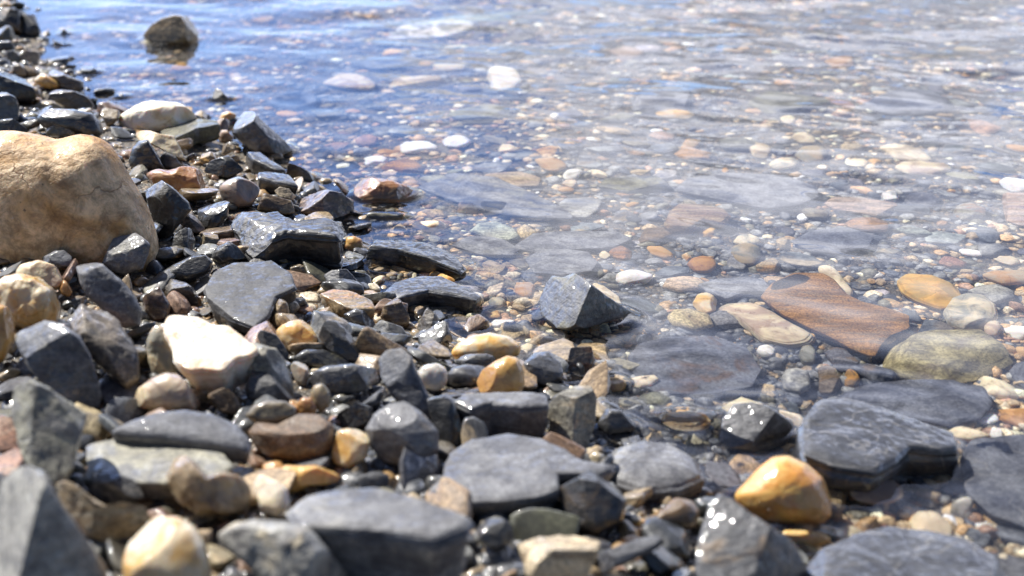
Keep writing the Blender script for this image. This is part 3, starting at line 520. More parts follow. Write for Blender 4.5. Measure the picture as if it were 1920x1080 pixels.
H('slate_stone', 'small grey oval stone under the sunlit tan chip', 'small grey oval', 'slate', 'G', 'E', 'wet', 's', '644,590 664,578 690,586 704,606 690,616 660,606', lift=4)
H('slate_stone', 'grey textured flat stone right of the small grey oval', 'grey textured stone', 'slate', 'L', 'G', 'wet', 's', '696,608 720,600 752,612 768,630 750,642 715,632')
H('slate_stone', 'small grey brown pyramid pebble at the water edge with one glint', 'pyramid pebble', 'slate', 'U', 'G', 'wet', 's', '778,626 790,592 802,576 818,590 836,620 820,636 795,638', nc=4, cuts=[(-.7, -.5, .5, .5), (.8, -.5, .4, .5)])
H('slate_stone', 'rough slate awash with dark front right of the brown pointed stone', 'awash pale-topped slate', 'slate', 'E', 'G', 'wet', 't', '716,545 740,525 778,514 830,514 875,522 905,545 890,560 850,552 800,545 745,556', T=18, h=18, tilt=(-.05, .05), nc=1, hi=True, rough=.05)
H('slate_stone', 'black layered slab dipping into the water with a silver top', 'silver-topped black slab', 'slate', 'K', 'E', 'wet', 't', '678,452 705,446 760,444 810,452 852,470 876,496 868,508 820,488 750,468 690,458', T=24, h=22, tilt=(-.12, 0), nc=1, hi=True, rough=.07, lay=.14)
H('quartz_pebble', 'tiny bright orange pebble left of the silver-topped slab', 'tiny bright orange pebble', 'quartz', 'Y', 'R', 'wet', 's', '643,462 650,445 664,442 680,448 682,468 660,478 648,474', nc=0)
H('tan_pebble', 'small olive cone pebble in the puddle under the silver-topped slab', 'olive cone pebble', 'sand', 'U', 'O', 'wet', 's', '680,500 690,484 704,476 720,490 728,504 700,508', sink=.35)
H('slate_stone', 'small textured dark blue stone left of the awash slate', 'textured blue stone', 'slate', 'E', 'S', 'wet', 's', '605,515 620,506 650,504 672,520 668,540 640,546 612,534')
H('tan_pebble', 'yellow tan chip standing right of the frosty slate, by black puddle', 'yellow tan chip', 'sand', 'N', 'Y', 'wet', 's', '538,505 548,494 570,500 580,515 566,522 546,518')
# ---- centre: by and in the shallow water
H('slate_stone', 'grey green pyramid stone with a dark right face standing in water', 'grey green pyramid', 'slate', 'G', 'O', 'wet', 's', '1012,560 1022,528 1036,514 1056,520 1078,511 1100,524 1140,556 1192,588 1190,600 1130,612 1066,624 1030,610 1016,588', cuts=[(-.66, -.38, .65, .42), (.66, -.72, .2, .40)], nc=0, hi=True, e=.6, rough=.03, depth=.8, zc=11)
H('quartz_stone', 'cream oval stone with an orange patch at the waterline', 'cream oval stone', 'quartz', 'C', 'Y', 'wet', 's', '843,662 858,642 885,628 918,623 955,630 978,648 974,666 940,682 890,686 856,676', nc=0, e=.9, rough=.04, hi=True, lift=3)
H('quartz_stone', 'amber orange cobble sitting on the grey block', 'amber cobble', 'quartz', 'Y', 'A', 'wet', 's', '893,716 905,694 930,676 952,666 972,672 982,692 984,722 976,738 930,744 900,738', nc=1, e=.85, rough=.035, hi=True, lift=16)
H('slate_stone', 'small flat grey stone in front of the cream oval stone', 'small flat grey stone', 'slate', 'E', 'O', 'wet', 's', '854,676 868,664 900,662 928,674 936,686 900,700 862,694', lift=2, e=.5)
H('slate_stone', 'grey block with shaded front under the amber cobble', 'grey block', 'slate', 'G', 'E', 'damp', 't', '848,748 870,730 930,724 1000,724 1028,738 1030,756 980,762 920,756 880,764', T=22, h=26, nc=1, hi=True, e=.3, rough=.05)
H('tan_pebble', 'upright tan and grey rock standing right of the grey block', 'upright tan grey rock', 'sand', 'M', 'N', 'damp', 's', '1026,762 1046,738 1078,724 1108,722 1120,745 1118,795 1100,842 1060,846 1030,830', cuts=[(-.5, -.8, .4, .62), (.6, -.7, .3, .6), (0, 0, 1, .8)], nc=0, e=.5, hi=True, lift=4)
H('slate_stone', 'rounded dark grey stone awash behind the upright tan grey rock', 'awash round stone', 'slate', 'E', 'S', 'wet', 's', '980,682 1000,660 1030,658 1056,680 1052,712 1020,728 990,716')
H('slate_stone', 'brown topped angular stone just breaking the water below the pyramid', 'brown topped stone', 'sand', 'U', 'R', 'wet', 's', '1062,688 1068,662 1085,648 1108,656 1118,684 1104,708 1076,710', nc=4)
H('slate_stone', 'small slate tip with olive top breaking water beneath the pyramid', 'olive topped tip', 'slate', 'U', 'E', 'wet', 's', '1010,650 1022,638 1050,634 1066,645 1050,660 1025,662', sink=.4)
H('quartz_pebble', 'small orange wet pebble awash between tan grey rock and dark slab', 'small awash orange pebble', 'quartz', 'A', 'Y', 'wet', 's', '1128,722 1140,708 1160,710 1174,722 1170,740 1148,744 1132,736', sink=.4)
H('slate_stone', 'round pale greenish grey cobble right of the broad flat slab', 'round greenish cobble', 'slate', 'G', 'L', 'damp', 't', '1128,856 1156,826 1205,812 1265,820 1308,848 1324,885 1280,905 1210,912 1155,895', T=22, h=14, tilt=(0, .05), e=.6, nc=0, rough=.03, hi=True)
H('slate_stone', 'black pointed stone in the notch above the round greenish cobble', 'black notch stone', 'slate', 'K', 'S', 'wet', 's', '1118,795 1135,765 1165,768 1195,800 1190,812 1140,822', nc=4)
H('quartz_stone', 'mottled orange and cream wet stone at the waterline centre right', 'mottled orange stone', 'quartz', 'A', 'C', 'wet', 's', '1236,795 1250,780 1285,776 1320,782 1338,800 1330,820 1290,824 1252,812', sink=.35, nc=1)
H('slate_stone', 'blue-grey cube of slate with a large glint at its base', 'blue-grey cube', 'slate', 'E', 'G', 'wet', 's', '1338,828 1350,782 1372,758 1410,754 1460,768 1494,798 1496,832 1470,852 1410,862 1352,852', cuts=[(-.3, -.5, .9, .62), (.5, -.8, .2, .6)], nc=0, e=.45, hi=True, sink=.15)
H('quartz_stone', 'glowing orange rounded pebble, most vivid stone at the lower right', 'vivid orange pebble', 'quartz', 'Y', 'A', 'wet', 's', '1368,928 1392,905 1420,876 1448,856 1478,853 1515,868 1550,898 1568,938 1564,972 1545,995 1490,998 1430,984 1388,962', e=.9, nc=0, rough=.06, hi=True, lift=4)
HERO[-1]['o'].color = (.80, .48, .13, 1); HERO[-1]['o']['accent'] = [.66, .30, .06]
H('quartz_pebble', 'small pale yellow chip below the vivid orange pebble', 'pale yellow chip', 'quartz', 'C', 'Y', 'wet', 's', '1446,1008 1470,994 1510,994 1548,1004 1564,1018 1535,1034 1490,1036 1460,1024', nc=0, lift=2, depth=.5)
HERO[-1]['o'].color = (.75, .52, .22, 1)
H('quartz_stone', 'pinkish cream smooth pebble right of the vivid orange pebble', 'pinkish cream pebble', 'quartz', 'P', 'C', 'wet', 's', '1582,935 1596,912 1630,905 1672,902 1698,922 1700,948 1670,966 1625,966 1590,955', nc=1)
H('quartz_pebble', 'white leaf-like chip on the dark slate at the lower right', 'white leaf chip', 'quartz', 'W', 'M', 'wet', 's', '1772,970 1790,952 1815,944 1834,948 1826,966 1806,980 1782,980', nc=0, depth=.4)
H('slate_slab', 'large dark slate with a black hollowed front, right foreground', 'large hollow slate', 'slate', 'E', 'S', 'wet', 't', '1498,778 1530,748 1580,738 1650,756 1720,780 1790,806 1820,838 1760,842 1705,838 1680,862 1640,884 1560,872 1508,848', T=31, h=34, tilt=(-.10, .10), nc=1, hi=True, rough=.06, lay=.12, taper=.1)
H('slate_slab', 'smooth dark slate slab lying under water behind the hollow slate', 'sunken smooth slate', 'slate', 'E', 'S', 'under', 't', '1560,740 1600,716 1700,706 1790,708 1850,726 1866,752 1840,780 1780,792 1700,778 1620,762', T=12, h=14, nc=1, e=.4, rough=.04)
H('slate_slab', 'broad dark slate slab cut by the right edge of the picture', 'right edge slate', 'slate', 'E', 'G', 'under', 't', '1796,852 1820,822 1880,812 1990,812 2000,985 1925,985 1860,965 1815,925', T=14, h=18, nc=1, e=.35, tilt=(0, .05))
H('slate_slab', 'big dark wet slate at the bottom right corner with fine ridges', 'bottom right slate', 'slate', 'E', 'S', 'wet', 't', '1500,1062 1545,1018 1600,990 1660,976 1740,984 1800,1000 1860,1034 1920,1090 1960,1180 1500,1180', T=26, h=31, nc=2, e=.3, tilt=(0, .05), hi=True, rough=.06)
H('slate_stone', 'tall slate wedge with a brown stained right face, bottom right', 'brown stained wedge', 'slate', 'E', 'B', 'wet', 's', '1292,1070 1304,1000 1318,950 1340,924 1368,934 1402,962 1452,990 1500,1020 1530,1070 1520,1140 1300,1140', cuts=[(-.3, -.5, .9, .55), (.7, -.6, .3, .5)], e=.5, nc=0, hi=True, lift=4)
H('brown_stone', 'golden brown chip with a cluster of glints left of the stained wedge', 'golden glint chip', 'quartz', 'B', 'Y', 'wet', 's', '1196,990 1218,970 1250,950 1270,932 1300,938 1316,962 1304,990 1260,1002 1214,1004', nc=2, lift=4)
# ---- under the water, right and centre
H('red_slab', 'big rust red slab lying under clear water, biggest sunken stone', 'rust red slab', 'sand', 'R', 'U', 'under', 't', '1425,556 1452,526 1490,508 1545,510 1568,522 1584,544 1616,562 1665,574 1706,590 1706,612 1668,630 1652,650 1644,668 1600,652 1540,622 1470,588', T=12, h=22, nc=0, e=.25, hi=True, rough=.05, tilt=(-.06, .08))
HERO[-1]['o'].color = (.33, .175, .058, 1); HERO[-1]['o']['accent'] = [.22, .155, .09]
H('slate_stone', 'olive green lozenge rock under water below the red slab', 'olive lozenge rock', 'slate', 'O', 'U', 'under', 't', '1648,640 1690,626 1750,613 1830,613 1870,640 1906,662 1862,684 1790,704 1740,704 1690,690 1656,668', T=18, h=24, nc=2, e=.3, hi=True, rough=.05, cuts=[(-.4, -.6, 1, .7), (.5, -.8, .6, .7)])
HERO[-1]['o'].color = (.26, .225, .13, 1)
H('quartz_stone', 'pale round greenish white cobble under water at the right', 'round white cobble', 'quartz', 'C', 'M', 'under', 't', '1770,574 1782,550 1815,540 1848,543 1870,562 1876,582 1852,606 1812,608 1780,596', T=24, h=20, e=.85, nc=1, rough=.05, hi=True)
H('quartz_stone', 'yellow tan oval stone under water above the round white cobble', 'yellow tan oval', 'quartz', 'N', 'Y', 'under', 't', '1678,520 1702,506 1750,508 1790,526 1804,546 1790,566 1760,572 1720,556 1692,540', T=18, h=18, e=.8, nc=1, rough=.05, hi=True)
HERO[-1]['o'].color = (.45, .30, .11, 1)
H('quartz_stone', 'long cream pink stone partly beneath the left of the red slab', 'long cream pink stone', 'quartz', 'C', 'P', 'under', 't', '1345,572 1362,558 1410,560 1450,578 1486,600 1530,622 1520,636 1480,640 1430,628 1405,608 1372,584', T=20, h=17, e=.85, nc=1, hi=True, rough=.06)
H('quartz_stone', 'slender cream finger behind the red slab', 'slender cream finger', 'quartz', 'C', 'N', 'under', 't', '1530,498 1552,490 1576,510 1600,540 1598,554 1580,552 1556,524', T=10, h=14, e=.8, nc=0)
H('quartz_pebble', 'white and orange nubby pebble under water left of the red slab', 'nubby white orange pebble', 'quartz', 'C', 'Y', 'under', 't', '1300,566 1308,548 1328,544 1346,556 1345,574 1326,582 1308,578', T=12, h=14, e=.8, rough=.12)
H('slate_stone', 'dark grey sunken slab with a notch behind the white orange pebble', 'notched sunken slab', 'slate', 'G', 'E', 'under', 't', '1308,532 1340,520 1400,516 1446,530 1440,546 1390,548 1360,560 1325,548', T=12, h=14, e=.3, nc=1)
H('slate_stone', 'speckled silver grey angular pebble beneath the long cream stone', 'silver grey pebble', 'sand', 'L', 'G', 'under', 't', '1326,592 1346,580 1370,584 1392,602 1386,608 1340,608', T=9, h=11, e=.4)
H('quartz_pebble', 'orange brown smooth pebble on the sunken gravel, centre right', 'smooth orange brown pebble', 'quartz', 'A', 'R', 'under', 't', '1288,490 1298,478 1320,474 1340,480 1345,492 1330,504 1304,504', T=13, h=13, e=.9, nc=0)
H('quartz_pebble', 'small white orange pebble left of the smooth orange brown one', 'small white orange pebble', 'quartz', 'C', 'A', 'under', 't', '1278,476 1284,470 1296,471 1298,480 1288,486', T=7, h=8, e=.8)
H('quartz_pebble', 'olive tan smooth round pebble under water above the notched slab', 'olive tan round pebble', 'quartz', 'N', 'O', 'under', 't', '1369,470 1376,456 1400,450 1424,458 1427,474 1412,490 1388,488', T=14, h=14, e=.85, nc=0)
HERO[-1]['o'].color = (.30, .22, .11, 1)
H('quartz_pebble', 'white oval pebble just behind the olive tan round pebble', 'white oval pebble', 'quartz', 'C', 'M', 'under', 't', '1373,452 1382,439 1404,435 1424,442 1424,452 1396,458', T=10, h=11, e=.85, nc=0)
H('slate_stone', 'silvery mica chip in front of the olive tan round pebble', 'silvery mica chip', 'sand', 'L', 'G', 'under', 't', '1362,488 1374,470 1384,470 1402,492 1392,502 1366,500', T=7, h=10, e=.4)
H('tan_pebble', 'yellowish square chip right of the white oval pebble', 'yellowish square chip', 'sand', 'N', 'M', 'under', 't', '1454,446 1464,441 1482,444 1480,460 1462,462 1456,456', T=8, h=10, e=.35)
H('tan_pebble', 'tan angular pebble behind the rust red slab', 'tan sunken angular pebble', 'sand', 'N', 'A', 'under', 't', '1414,490 1432,482 1450,484 1468,500 1450,504 1420,502', T=9, h=11, e=.4)
H('brown_stone', 'brown faceted stone with dark underside in mid water', 'brown faceted stone', 'sand', 'B', 'N', 'under', 't', '1244,416 1256,392 1282,376 1318,372 1352,384 1372,402 1356,416 1320,410 1290,428 1262,430', T=22, h=26, e=.4, nc=2, hi=True, rough=.07)
HERO[-1]['o'].color = (.24, .15, .085, 1)
H('brown_stone', 'golden brown pebble beneath the brown faceted stone', 'golden brown pebble', 'quartz', 'B', 'Y', 'under', 't', '1288,428 1300,420 1325,422 1346,434 1340,442 1305,440', T=10, h=10, e=.7)
H('brown_stone', 'rough layered brown stone left of the golden brown pebble', 'rough layered stone', 'sand', 'B', 'U', 'under', 't', '1196,442 1210,424 1240,420 1280,428 1282,438 1250,440 1225,450 1200,452', T=10, h=12, e=.35, rough=.14)
H('quartz_pebble', 'red brown angular pebble under water left of centre right gravel', 'red brown pebble', 'sand', 'R', 'A', 'under', 't', '1141,470 1150,459 1172,457 1186,464 1184,478 1160,484', T=10, h=11, e=.5)
H('quartz_pebble', 'tiny cream pebble touching the red brown angular pebble', 'tiny cream pebble', 'quartz', 'C', 'M', 'under', 't', '1123,474 1128,468 1140,467 1146,476 1136,482 1126,480', T=7, h=8, e=.8)
H('slate_slab', 'wide grey slab lying under water behind the pyramid stone', 'wide sunken slab', 'slate', 'G', 'E', 'under', 't', '984,484 1010,466 1060,464 1104,470 1122,492 1110,506 1050,514 1000,512', T=9, h=14, e=.25, nc=0)
H('slate_slab', 'long grey shelf slab under still water left of the wide slab', 'long shelf slab', 'slate', 'G', 'E', 'under', 't', '960,462 1000,436 1080,430 1160,432 1190,446 1150,462 1060,466 1000,470', T=9, h=12, e=.25, nc=0)
H('slate_slab', 'grey flat slab under water below the cream striped shell-like stone', 'grey flat sunken slab', 'slate', 'G', 'L', 'under', 't', '846,458 880,442 940,444 975,466 960,476 900,474', T=9, h=12, e=.25, nc=0)
H('slate_stone', 'pale grey green oval stone awash above the grey flat slab', 'pale awash oval', 'slate', 'L', 'M', 'under', 't', '880,430 895,415 930,412 962,424 976,440 955,448 910,442', T=14, h=16, e=.7, nc=0)
HERO[-1]['o'].color = (.30, .31, .25, 1)
H('quartz_pebble', 'pale pink pebble breaking the still water near the small black block', 'pale pink pebble', 'quartz', 'P', 'C', 'wet', 's', '858,394 864,384 880,381 896,388 894,400 876,406 862,402', sink=.3)
H('slate_stone', 'small black block tipped with blue reflection in still water', 'small black block', 'slate', 'K', 'E', 'wet', 's', '898,404 904,386 922,378 938,382 952,392 944,402 912,412', sink=.25, nc=3)
H('slate_slab', 'broad grey rounded slab under water right of the black block', 'broad rounded slab', 'slate', 'G', 'M', 'under', 't', '780,350 850,322 930,330 1000,358 1060,390 1080,408 1010,408 940,398 860,378', T=10, h=15, e=.3, nc=0)
H('slate_slab', 'pale grey lobed slab under water below the pale pebbles, centre', 'lobed sunken slab', 'slate', 'L', 'G', 'under', 't', '1046,380 1060,370 1110,366 1130,374 1120,392 1100,406 1080,406 1056,394', T=8, h=12, e=.3, nc=0)
H('quartz_pebble', 'small peach angular pebble in clear shallows left of the pyramid', 'peach angular pebble', 'quartz', 'P', 'A', 'under', 't', '964,538 972,526 990,524 1004,536 998,550 980,556 966,550', T=10, h=10, e=.7)
H('quartz_pebble', 'pale green oval pebble in clear shallows left of the pyramid', 'pale green oval pebble', 'quartz', 'M', 'C', 'under', 't', '914,562 922,556 940,555 949,562 940,572 922,572', T=8, h=9, e=.85, nc=0)
H('tan_pebble', 'cream pink splinter standing above the pale green oval pebble', 'cream pink splinter', 'sand', 'C', 'P', 'under', 't', '912,548 916,536 948,524 940,540 926,556 914,556', T=6, h=9, e=.5)
H('tan_pebble', 'flat orange tan pebble in shallows above the peach angular pebble', 'flat orange tan pebble', 'sand', 'N', 'A', 'under', 't', '920,512 930,510 946,518 944,525 928,524', T=6, h=8, e=.6)
H('tan_pebble', 'rough pinkish tan pebble in shallows at the end of black slab', 'rough pinkish tan pebble', 'sand', 'N', 'P', 'under', 't', '902,490 916,484 936,490 950,498 936,508 912,506', T=8, h=10, e=.5, rough=.14)
H('slate_slab', 'very large flat dark slab with rust specks under water, centre', 'rust-specked slab', 'slate', 'E', 'R', 'under', 't', '1176,672 1196,646 1250,632 1340,630 1400,650 1428,690 1410,722 1340,736 1240,740 1196,720', T=8, h=12, e=.2, nc=0, hi=True, rough=.02, lay=.02)
HERO[-1]['o']['accent'] = [.12, .075, .05]
H('slate_stone', 'grey smooth sunken stone right of the rust-specked slab', 'grey smooth sunken stone', 'slate', 'L', 'G', 'under', 't', '1464,700 1474,684 1496,682 1518,692 1522,716 1500,728 1472,722', T=14, h=14, e=.8, nc=0)
H('brown_stone', 'small brown upright stone right of the grey smooth sunken stone', 'brown upright stone', 'sand', 'U', 'B', 'under', 't', '1534,680 1550,674 1566,684 1574,716 1560,732 1536,728', T=14, h=14, e=.6)
H('quartz_pebble', 'glossy amber nugget under the lower corner of the red slab', 'amber nugget', 'quartz', 'A', 'B', 'under', 't', '1578,700 1588,688 1606,690 1614,704 1604,720 1586,718', T=11, h=11, e=.7, rough=.14)
H('slate_stone', 'speckled dark granite pebble under the red slab edge', 'speckled granite pebble', 'sand', 'G', 'B', 'under', 't', '1546,654 1560,644 1590,644 1608,662 1600,682 1568,680', T=14, h=14, e=.6)
H('quartz_pebble', 'white small egg pebble on gravel below the long cream stone', 'white egg pebble', 'quartz', 'W', 'M', 'under', 't', '1418,654 1424,643 1440,641 1456,650 1452,662 1432,666', T=9, h=9, e=.85, nc=0)
H('quartz_pebble', 'pale olive rounded cube right of the white egg pebble', 'pale olive rounded cube', 'quartz', 'M', 'O', 'under', 't', '1498,660 1506,644 1522,642 1532,654 1528,674 1508,676', T=12, h=12, e=.6, nc=0)
H('tan_pebble', 'pale buff pebble lying below the white egg pebble', 'pale buff pebble', 'sand', 'N', 'M', 'under', 't', '1374,694 1384,682 1410,680 1432,684 1422,696 1394,704', T=8, h=9, e=.6)
H('quartz_pebble', 'pinkish round pebble below the round white cobble', 'pinkish round pebble', 'quartz', 'P', 'C', 'under', 't', '1846,606 1856,596 1874,598 1881,612 1872,624 1852,624', T=12, h=12, e=.85, nc=0)
H('slate_stone', 'banded grey oval cobble at the right above the white cobble', 'banded grey oval', 'slate', 'L', 'G', 'under', 't', '1812,538 1830,528 1870,526 1904,538 1906,552 1870,562 1836,552', T=14, h=14, e=.8, nc=0)
H('quartz_stone', 'tan long pebble at the right edge above the banded grey oval', 'tan edge pebble', 'quartz', 'N', 'A', 'under', 't', '1838,512 1860,504 1910,502 1950,510 1940,524 1880,526', T=11, h=12, e=.8, nc=0)
H('slate_slab', 'large dark grey slab under water in the upper centre right', 'large upper slab', 'slate', 'G', 'E', 'under', 't', '1262,356 1290,334 1360,322 1470,326 1530,346 1536,368 1500,384 1440,390 1370,378', T=11, h=15, e=.25, nc=0, hi=True, tilt=(0, .06))
H('brown_stone', 'long mauve pink streaked stone under water right of the upper slab', 'mauve streaked stone', 'sand', 'P', 'U', 'under', 't', '1544,378 1560,366 1620,366 1680,374 1690,388 1660,404 1610,394 1560,388', T=12, h=14, e=.45, nc=1, hi=True)
H('brown_stone', 'long orange brown oval stone below the mauve streaked stone', 'orange brown oval', 'sand', 'B', 'A', 'under', 't', '1582,416 1600,405 1640,404 1668,416 1664,428 1630,430 1596,424', T=12, h=14, e=.7, nc=0)
HERO[-1]['o'].color = (.30, .17, .09, 1)
H('slate_slab', 'dark wavy slab under water below the orange brown oval', 'dark wavy slab', 'slate', 'E', 'G', 'under', 't', '1480,450 1520,430 1590,424 1640,440 1632,462 1580,474 1520,470', T=10, h=12, e=.3, nc=0)
H('quartz_stone', 'upper long tan cream cobble of two side by side under water', 'upper tan cream cobble', 'quartz', 'N', 'C', 'under', 't', '1645,272 1664,265 1700,266 1735,280 1752,296 1720,302 1676,292', T=15, h=16, e=.85, nc=0)
H('quartz_stone', 'lower long pinkish cream cobble of two side by side under water', 'lower pink cream cobble', 'quartz', 'C', 'P', 'under', 't', '1676,310 1694,300 1740,299 1776,304 1784,314 1750,324 1700,322', T=15, h=16, e=.85, nc=0)
H('quartz_pebble', 'bright white cube pebble under water in the upper right', 'white cube pebble', 'quartz', 'W', 'M', 'under', 't', '1650,358 1684,355 1686,368 1660,372', T=10, h=14, e=.3)
H('quartz_stone', 'isolated bright white quartz lump under water at the top centre', 'white lump', 'quartz', 'W', 'C', 'under', 't', '912,140 922,126 948,120 968,130 980,148 962,164 938,170 918,158', T=17, h=15, e=.6, nc=2, rough=.10, hi=True)
H('quartz_stone', 'elongated tan and white stone under water left of the white lump', 'elongated tan white stone', 'quartz', 'C', 'N', 'under', 't', '724,155 745,143 790,140 830,140 826,150 780,158 740,164', T=16, h=18, e=.7)
H('quartz_stone', 'pale tan angular stone under water further left of the white lump', 'pale tan angular stone', 'quartz', 'C', 'P', 'under', 't', '604,154 640,134 668,136 706,154 690,164 640,162', T=16, h=20, e=.6)
H('quartz_slab', 'large pale flat slab under rippled water at the top', 'large pale top slab', 'quartz', 'M', 'W', 'under', 't', '718,72 750,48 820,40 880,42 902,52 880,62 800,68', T=12, h=20, e=.4)
H('slate_slab', 'olive grey slab under water below the white lump', 'olive grey slab', 'slate', 'O', 'G', 'under', 't', '838,212 868,196 930,192 960,208 930,222 870,224', T=14, h=18, e=.35)
HERO[-1]['o'].color = (.17, .165, .12, 1)
H('slate_slab', 'dark mound slab under water left of the tan angular stones', 'dark mound slab', 'slate', 'E', 'G', 'under', 't', '500,190 530,170 570,168 600,180 590,198 540,205', T=14, h=20, e=.35)
H('brown_stone', 'rusty flat stone awash behind the rusty glossy rock', 'rusty flat stone', 'sand', 'A', 'B', 'under', 't', '712,310 730,298 770,296 800,304 798,316 750,320', T=10, h=14, e=.5)
H('tan_pebble', 'peach flat stone under water right of the lumpy shoreline', 'peach flat stone', 'sand', 'N', 'P', 'under', 't', '896,332 920,322 970,320 1014,328 1010,342 960,348 910,346', T=10, h=13, e=.6)
H('quartz_stone', 'white long pebble standing out on gravel at the centre top', 'white long pebble', 'quartz', 'W', 'M', 'under', 't', '1054,324 1064,316 1084,313 1094,318 1082,330 1060,333', T=10, h=12, e=.8, nc=0)
H('quartz_pebble', 'white pebble close below the white long pebble', 'lower white pebble', 'quartz', 'C', 'P', 'under', 't', '1052,342 1060,334 1078,332 1084,340 1072,346', T=8, h=10, e=.7)
H('slate_slab', 'olive slab with pebbles at its upper edge under water, centre', 'olive centre slab', 'slate', 'O', 'G', 'under', 't', '1122,348 1140,330 1200,326 1252,328 1250,342 1210,352 1150,358', T=12, h=15, e=.35)
H('tan_pebble', 'orange tan elongated pebble beneath the olive centre slab', 'orange tan bar', 'sand', 'A', 'N', 'under', 't', '1154,358 1166,352 1190,353 1196,360 1170,364', T=7, h=9, e=.7)
H('quartz_pebble', 'yellow tan double pebble under water upper right, left lobe', 'yellow tan lobe', 'quartz', 'N', 'C', 'under', 't', '1404,272 1416,263 1440,264 1448,276 1436,290 1412,288', T=14, h=16, e=.8)
H('quartz_stone', 'smooth tan cobble with white spot under water upper right', 'smooth tan cobble', 'quartz', 'N', 'M', 'under', 't', '1490,286 1508,272 1540,270 1552,282 1544,298 1510,300', T=15, h=17, e=.85, nc=0)
H('quartz_stone', 'grey white long pebble in front of the smooth tan cobble', 'grey white long pebble', 'quartz', 'M', 'C', 'under', 't', '1440,304 1454,293 1490,290 1502,298 1490,308 1456,314', T=13, h=14, e=.85, nc=0)
H('quartz_stone', 'pale yellow cobble behind the smooth tan cobble', 'pale yellow cobble', 'quartz', 'C', 'N', 'under', 't', '1481,254 1494,245 1515,244 1530,256 1532,266 1505,266', T=14, h=16, e=.85, nc=0)
H('brown_stone', 'speckled white brown granite cobble under water at the right', 'white brown granite', 'sand', 'M', 'R', 'under', 't', '1790,390 1800,378 1826,375 1850,386 1848,400 1820,406 1796,400', T=16, h=17, e=.75, rough=.12)
H('brown_stone', 'pinkish red slab cut by the right edge of the picture', 'pinkish red edge slab', 'sand', 'P', 'R', 'under', 't', '1880,386 1894,362 1930,355 1990,358 1990,412 1930,418 1886,408', T=14, h=17, e=.4)
H('quartz_stone', 'long tan yellow stone on upper gravel beneath deeper grey water', 'long tan yellow stone', 'quartz', 'N', 'Y', 'under', 't', '1228,208 1244,201 1280,202 1304,212 1290,220 1244,218', T=12, h=15, e=.75)
H('quartz_pebble', 'bright orange tan pebble behind the dark gravel of the centre', 'orange tan hump', 'quartz', 'N', 'A', 'under', 't', '1274,276 1286,262 1304,254 1316,262 1308,272 1290,278', T=12, h=14, e=.75)
H('brown_stone', 'rosy brown flat stone just below the orange tan hump', 'rosy brown flat stone', 'sand', 'A', 'P', 'under', 't', '1264,288 1280,277 1310,274 1334,280 1330,292 1290,296', T=10, h=12, e=.55)
H('slate_slab', 'big grey slab under water beyond the tan cobbles, upper right', 'big far slab', 'slate', 'E', 'G', 'under', 't', '1600,190 1630,170 1700,166 1780,178 1790,196 1740,208 1660,208', T=18, h=24, e=.35)
H('slate_slab', 'dark olive slab beneath the deeper water left of the big far slab', 'dark olive far slab', 'slate', 'O', 'E', 'under', 't', '1400,190 1440,170 1520,172 1560,192 1520,208 1440,208', T=14, h=20, e=.35)
H('tan_pebble', 'peach stone under ripples at the top right', 'peach ripple stone', 'sand', 'A', 'C', 'under', 't', '1545,112 1570,104 1600,108 1604,118 1570,124', T=14, h=18, e=.6)
H('tan_pebble', 'pink tan stone under ripples above the white lump, right side', 'pink tan ripple stone', 'sand', 'P', 'N', 'under', 't', '1140,96 1160,86 1190,86 1208,98 1180,108 1150,106', T=14, h=18, e=.6)
H('slate_slab', 'mid grey slab beneath the smoky reflection left of centre', 'smoky slab', 'slate', 'G', 'L', 'under', 't', '1180,196 1200,180 1240,160 1290,170 1300,196 1250,206', T=14, h=18, e=.35)
H('slate_slab', 'dark slab lying under blue water left of the elongated stone', 'blue water slab', 'slate', 'E', 'S', 'under', 't', '650,120 690,104 750,100 790,110 750,124 690,130', T=14, h=20, e=.35)
print('heroes', len(HERO))
# ------------------------------------------------------------------ small countable pebbles between them
rng = np.random.default_rng(4)
def to_px(p):
    """where the photograph would show a point (bending at the water left out)"""
    d = p - CAM; z = d @ AX_F
    return 960 + FPX * (d @ AX_R) / z, 540 - FPX * (d @ AX_U) / z
HPX = []
for hh in HERO:
    q = hh['P'][::5]; u, v_ = to_px(q.T if False else q[0])
    HPX.append((hh['lo'][:2], hh['hi'][:2], hh['c'], hh['hi'][2]))
HLO = np.array([h[0] for h in HPX]); HHI = np.array([h[1] for h in HPX]); HC = np.array([h[2] for h in HPX]); HT = np.array([h[3] for h in HPX])
def inside_hero(x, y, r=0., f=.80):
    c = (HLO + HHI) / 2; s = (HHI - HLO) / 2 * f + r
    return ((((x - c[:, 0]) / s[:, 0]) ** 2 + ((y - c[:, 1]) / s[:, 1]) ** 2) < 1)
def proto(seed, kind):
    nth, nph = 40, 18; r_ = np.random.default_rng(seed)
    th = np.linspace(0, 2 * math.pi, 9, endpoint=False) + r_.uniform(-.25, .25, 9)
    if kind == 'round': rad = r_.uniform(.85, 1.1, 9); e, T, nc, ro, tp = .95, r_.uniform(.9, 1.3), 1, .06, 0
    elif kind == 'chip': rad = r_.uniform(.65, 1.2, 9); e, T, nc, ro, tp = .35, r_.uniform(.35, .6), 3, .08, .15
    else: rad = r_.uniform(.7, 1.2, 9); e, T, nc, ro, tp = .6, r_.uniform(.8, 1.2), 5, .10, .05
    poly = np.stack([np.cos(th) * rad, np.sin(th) * rad], -1)
    P = make_body(poly, np.array([1., 0, 0]), np.array([0, 1., 0]), np.array([0, 0, 1.]), None, T, e, tp, seed, nth, nph, ro, .04, (), nc, .4 if kind != 'round' else 0., 0)
    return P, nth, nph
PROTO = {}
for kind in ('round', 'chip', 'block'):
    PROTO[kind] = [proto(100 + 13 * i + len(kind), kind) for i in range(9)]
MESHES = {}
